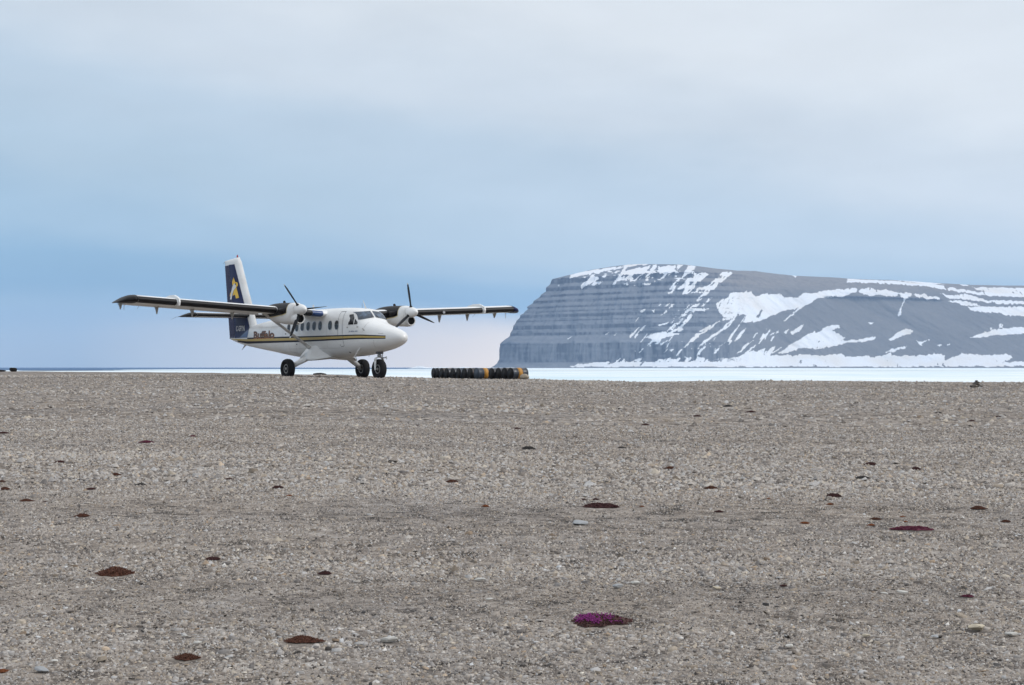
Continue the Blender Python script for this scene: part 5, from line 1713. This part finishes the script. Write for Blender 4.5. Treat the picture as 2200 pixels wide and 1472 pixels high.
PROTO = {k: [cushion_mesh(300 + 10 * i + ord(k), CM[k])[0] for i in range(4)] for k in 'rdgom'}
CUSH = [
(-5.44,23.58,0.22,'m','flat magenta-red cushion in the left middle distance below the wing tip'),
(-5.06,25.10,0.115,'m','small purplish cushion just behind the flat magenta-red one at left'),
(-5.64,19.75,0.135,'d','dark cushion at left, nearer than the flat magenta-red one'),
(-4.53,18.10,0.140,'r','rust-brown domed cushion at left below the airplane wing tip'),
(-5.56,17.26,0.10,'r','rust cushion cut by the left edge, upper of two'),
(-5.25,16.40,0.13,'r','rust cushion cut by the left edge, lower of two'),
(-4.65,15.17,0.135,'r','flat rust-red cushion near the left edge'),
(-4.43,15.03,0.055,'d','tiny dark tuft beside the flat rust-red cushion near the left edge'),
(-4.34,16.32,0.125,'d','ragged dark cushion at left behind the domed rust one'),
(-3.73,13.76,0.150,'r','domed rust-brown cushion standing alone at left centre'),
(-3.95,16.87,0.115,'g','grey-black moss patch at left among pale stones'),
(-3.11,17.43,0.110,'d','dark cushion below the airplane tail'),
(-2.42,16.37,0.145,'d','flat dark cushion below the near main wheel'),
(-2.18,15.51,0.070,'o','rust-orange tuft right of the flat dark cushion below the near main wheel'),
(-8.45,26.30,0.20,'d','dark clump at the left edge in the middle distance'),
(-2.62,10.46,0.265,'r','large flat rust-brown cushion in the left foreground'),
(-2.09,11.07,0.125,'d','dark red cushion right of the large flat rust-brown one'),
(-1.23,10.43,0.105,'d','thin dark red cushion in the foreground below the airplane nose'),
(-1.07,8.09,0.190,'r','large domed brown cushion at the bottom, left of centre'),
(-1.58,7.70,0.150,'r','low flat brown cushion at the bottom left'),
(-2.38,7.40,0.075,'o','orange tuft cut by the left edge in the bottom corner'),
(-1.75,29.04,0.095,'d','tiny dark red cushion in the distance left of the drums'),
(0.07,28.44,0.165,'d','small dark cushion in the distance below the rightmost drum'),
(2.59,30.70,0.165,'d','small dark cushion in the distance below the stepped cliff'),
(0.24,23.33,0.22,'g','thin blackish moss streak below the rightmost drum'),
(1.65,23.83,0.15,'g','blackish moss spot right of the thin blackish streak'),
(1.98,19.85,0.165,'r','domed rust cushion at mid distance right of centre'),
(-0.67,17.73,0.180,'r','flat rust cushion in the middle of the gravel'),
(-1.36,16.57,0.055,'o','tiny orange speck left of the flat rust cushion in the middle'),
(-0.25,14.97,0.085,'o','orange tuft left of the long dark red cushion'),
(0.71,15.77,0.075,'d','left one of two small dark tufts above the long dark red cushion'),
(0.83,15.78,0.080,'d','right one of two small dark tufts above the long dark red cushion'),
(0.84,15.07,0.42,'d','longest dark red cushion, a flat strip right of centre'),
(1.24,15.12,0.055,'o','tiny orange tuft at the right end of the long dark red cushion'),
(3.98,34.10,0.19,'d','dark red spot in the distance below the cliff, left of two'),
(5.51,36.49,0.25,'d','thin dark streak in the distance below the snowy scree, right of two'),
(9.40,32.37,0.155,'d','dark red spot at far right, nearest of three in the distance'),
(10.52,34.28,0.170,'d','dark spot at far right, closest to the right edge in the distance'),
(9.79,36.37,0.170,'g','blackish spot at far right, farthest of three in the distance'),
(2.87,23.17,0.10,'d','small dark red spot at mid distance right of the blackish moss spot'),
(4.66,20.59,0.185,'d','flat dark red cushion at right, left one of a pair'),
(5.07,19.90,0.180,'d','flat dark red cushion at right, right one of a pair'),
(4.05,18.30,0.170,'g','slate-grey moss mound at right below the pair of dark red cushions'),
(2.15,17.09,0.165,'r','domed rust cushion right of centre, nearer than the other domed one'),
(3.29,16.21,0.185,'d','dark red cushion at right above an orange tuft'),
(3.09,15.41,0.085,'o','orange tuft directly below the dark red cushion at right'),
(2.58,15.96,0.060,'o','small orange tuft between the domed rust cushion and the dark red one'),
(1.92,14.71,0.095,'d','small dark tuft below the domed rust cushion right of centre'),
(2.55,13.79,0.100,'o','bright rust-orange tuft at right beside bluish stones'),
(3.25,14.17,0.125,'r','rust cushion up left of the broad magenta-tinged one'),
(3.10,13.69,0.085,'o','orange tuft just below the rust cushion left of the magenta-tinged one'),
(3.54,14.37,0.062,'o','upper of two tiny orange tufts above the broad magenta-tinged cushion'),
(3.47,13.98,0.055,'o','lower of two tiny orange tufts above the broad magenta-tinged cushion'),
(3.38,13.35,0.355,'m','broad flat dark red cushion tinged magenta at right'),
(4.42,15.03,0.145,'r','domed rust cushion near the right edge'),
(4.35,13.96,0.105,'r','small rust cushion near the right edge, lower than the domed one'),
(1.74,10.17,0.060,'d','tiny dark red tuft alone in the right foreground'),
(2.79,9.71,0.080,'m','small magenta tuft near the right edge in the foreground'),
(0.49,8.83,0.312,'P','purple flowering cushion in the foreground, the only one in bloom'),
(5.43,39.78,0.25,'g','blackish streak in the far distance below the snowy headland'),

]
rs = np.random.RandomState(33)
for i, (x, y, w, k, lab) in enumerate(CUSH):
    if k == 'P':
        me, outl, hg = cushion_mesh(777, CM['P'], 900, 0.030)
        sax = empty('saxifrage_cushion', (x, y, float(ground_z(x, y)) + 0.004), 0.15)
        tag(sax, lab, 'flower')
        body = bpy.data.objects.new('leaves', me)
        link(body, sax)
        sc_ = (w * 1.12, w * 1.25, w * 0.62)
        body.scale = sc_
        V, Fs = [], []
        r2 = np.random.RandomState(5)
        clumps = [(-0.26, -0.05, 0.13, 190), (-0.14, -0.24, 0.10, 80), (0.10, -0.16, 0.10, 40), (0.20, -0.26, 0.08, 45), (-0.30, 0.10, 0.09, 50), (0.05, 0.0, 0.2, 16)]
        for (ux, uy, ur, n) in clumps:
            for _ in range(n):
                px_, py_ = ux + r2.normal(0, ur * 0.55), uy + r2.normal(0, ur * 0.55)
                a = math.atan2(py_, px_)
                q = math.hypot(px_, py_) / outl(a)
                if q > 1.02:
                    continue
                p = np.array([px_ * sc_[0], py_ * sc_[1], hg(min(q, 1), a) * sc_[2] + r2.uniform(0.006, 0.016)])
                sz = r2.uniform(0.0045, 0.0075)
                nrm_ = np.array([r2.normal(0, .4), -0.5 + r2.normal(0, .3), 1.0])
                nrm_ /= np.linalg.norm(nrm_)
                e1 = np.cross(nrm_, (1, 0, 0)); e1 /= np.linalg.norm(e1)
                e2 = np.cross(nrm_, e1)
                o_ = len(V)
                V.append(tuple(p - nrm_ * sz * 0.5))
                for j in range(10):
                    rr_ = sz if j % 2 == 0 else sz * 0.5
                    b_ = 2 * math.pi * j / 10
                    V.append(tuple(p + e1 * rr_ * math.cos(b_) + e2 * rr_ * math.sin(b_)))
                Fs += [(o_, o_ + 1 + j, o_ + 1 + (j + 1) % 10) for j in range(10)]
        fl = mesh('flowers', V, Fs, PETAL, sax)
        fl['kind'] = 'stuff'
        continue
    o = bpy.data.objects.new('lichen_tuft' if k == 'o' else 'moss_cushion', PROTO[k][i % 4])
    link(o)
    asp = rs.uniform(0.55, 0.9)
    if w > 0.3:
        asp = 0.42
    hs = rs.uniform(0.5, 0.8) * (0.62 if w > 0.3 else 1.0)
    o.scale = (w * 1.04, w * asp, w * hs)
    o.location = (x, y, float(ground_z(x, y)) + 0.006)
    o.rotation_euler = (0, 0, rs.uniform(-0.35, 0.35))
    tag(o, lab, 'lichen' if k == 'o' else 'moss', 'lichen tufts on the gravel' if k == 'o' else 'moss cushions on the gravel')

gravel = chips([(c_[0], c_[1], c_[2]) for c_ in CUSH] + [(c_[0], c_[1], c_[2]) for c_ in STONES])

# ------------------------------------------------------------------ air
hz = bpy.data.materials.new('haze')
hz.use_nodes = True
t = hz.node_tree
t.nodes.clear()
ho = N(t, 'ShaderNodeOutputMaterial')
pv = N(t, 'ShaderNodeVolumePrincipled')
pv.inputs['Color'].default_value = (0.50, 0.69, 1.0, 1)
pv.inputs['Density'].default_value = 5.2e-5
pv.inputs['Anisotropy'].default_value = 0.2
L(t, pv.outputs[0], ho.inputs['Volume'])
haze = mesh('haze', *box(-14300, 14300, -2300, 13300, SEA_Z - 9.5, 440.0), hz)
tag(haze, 'thin pale sea haze lying over the ice and the headland', 'haze', kind='stuff')
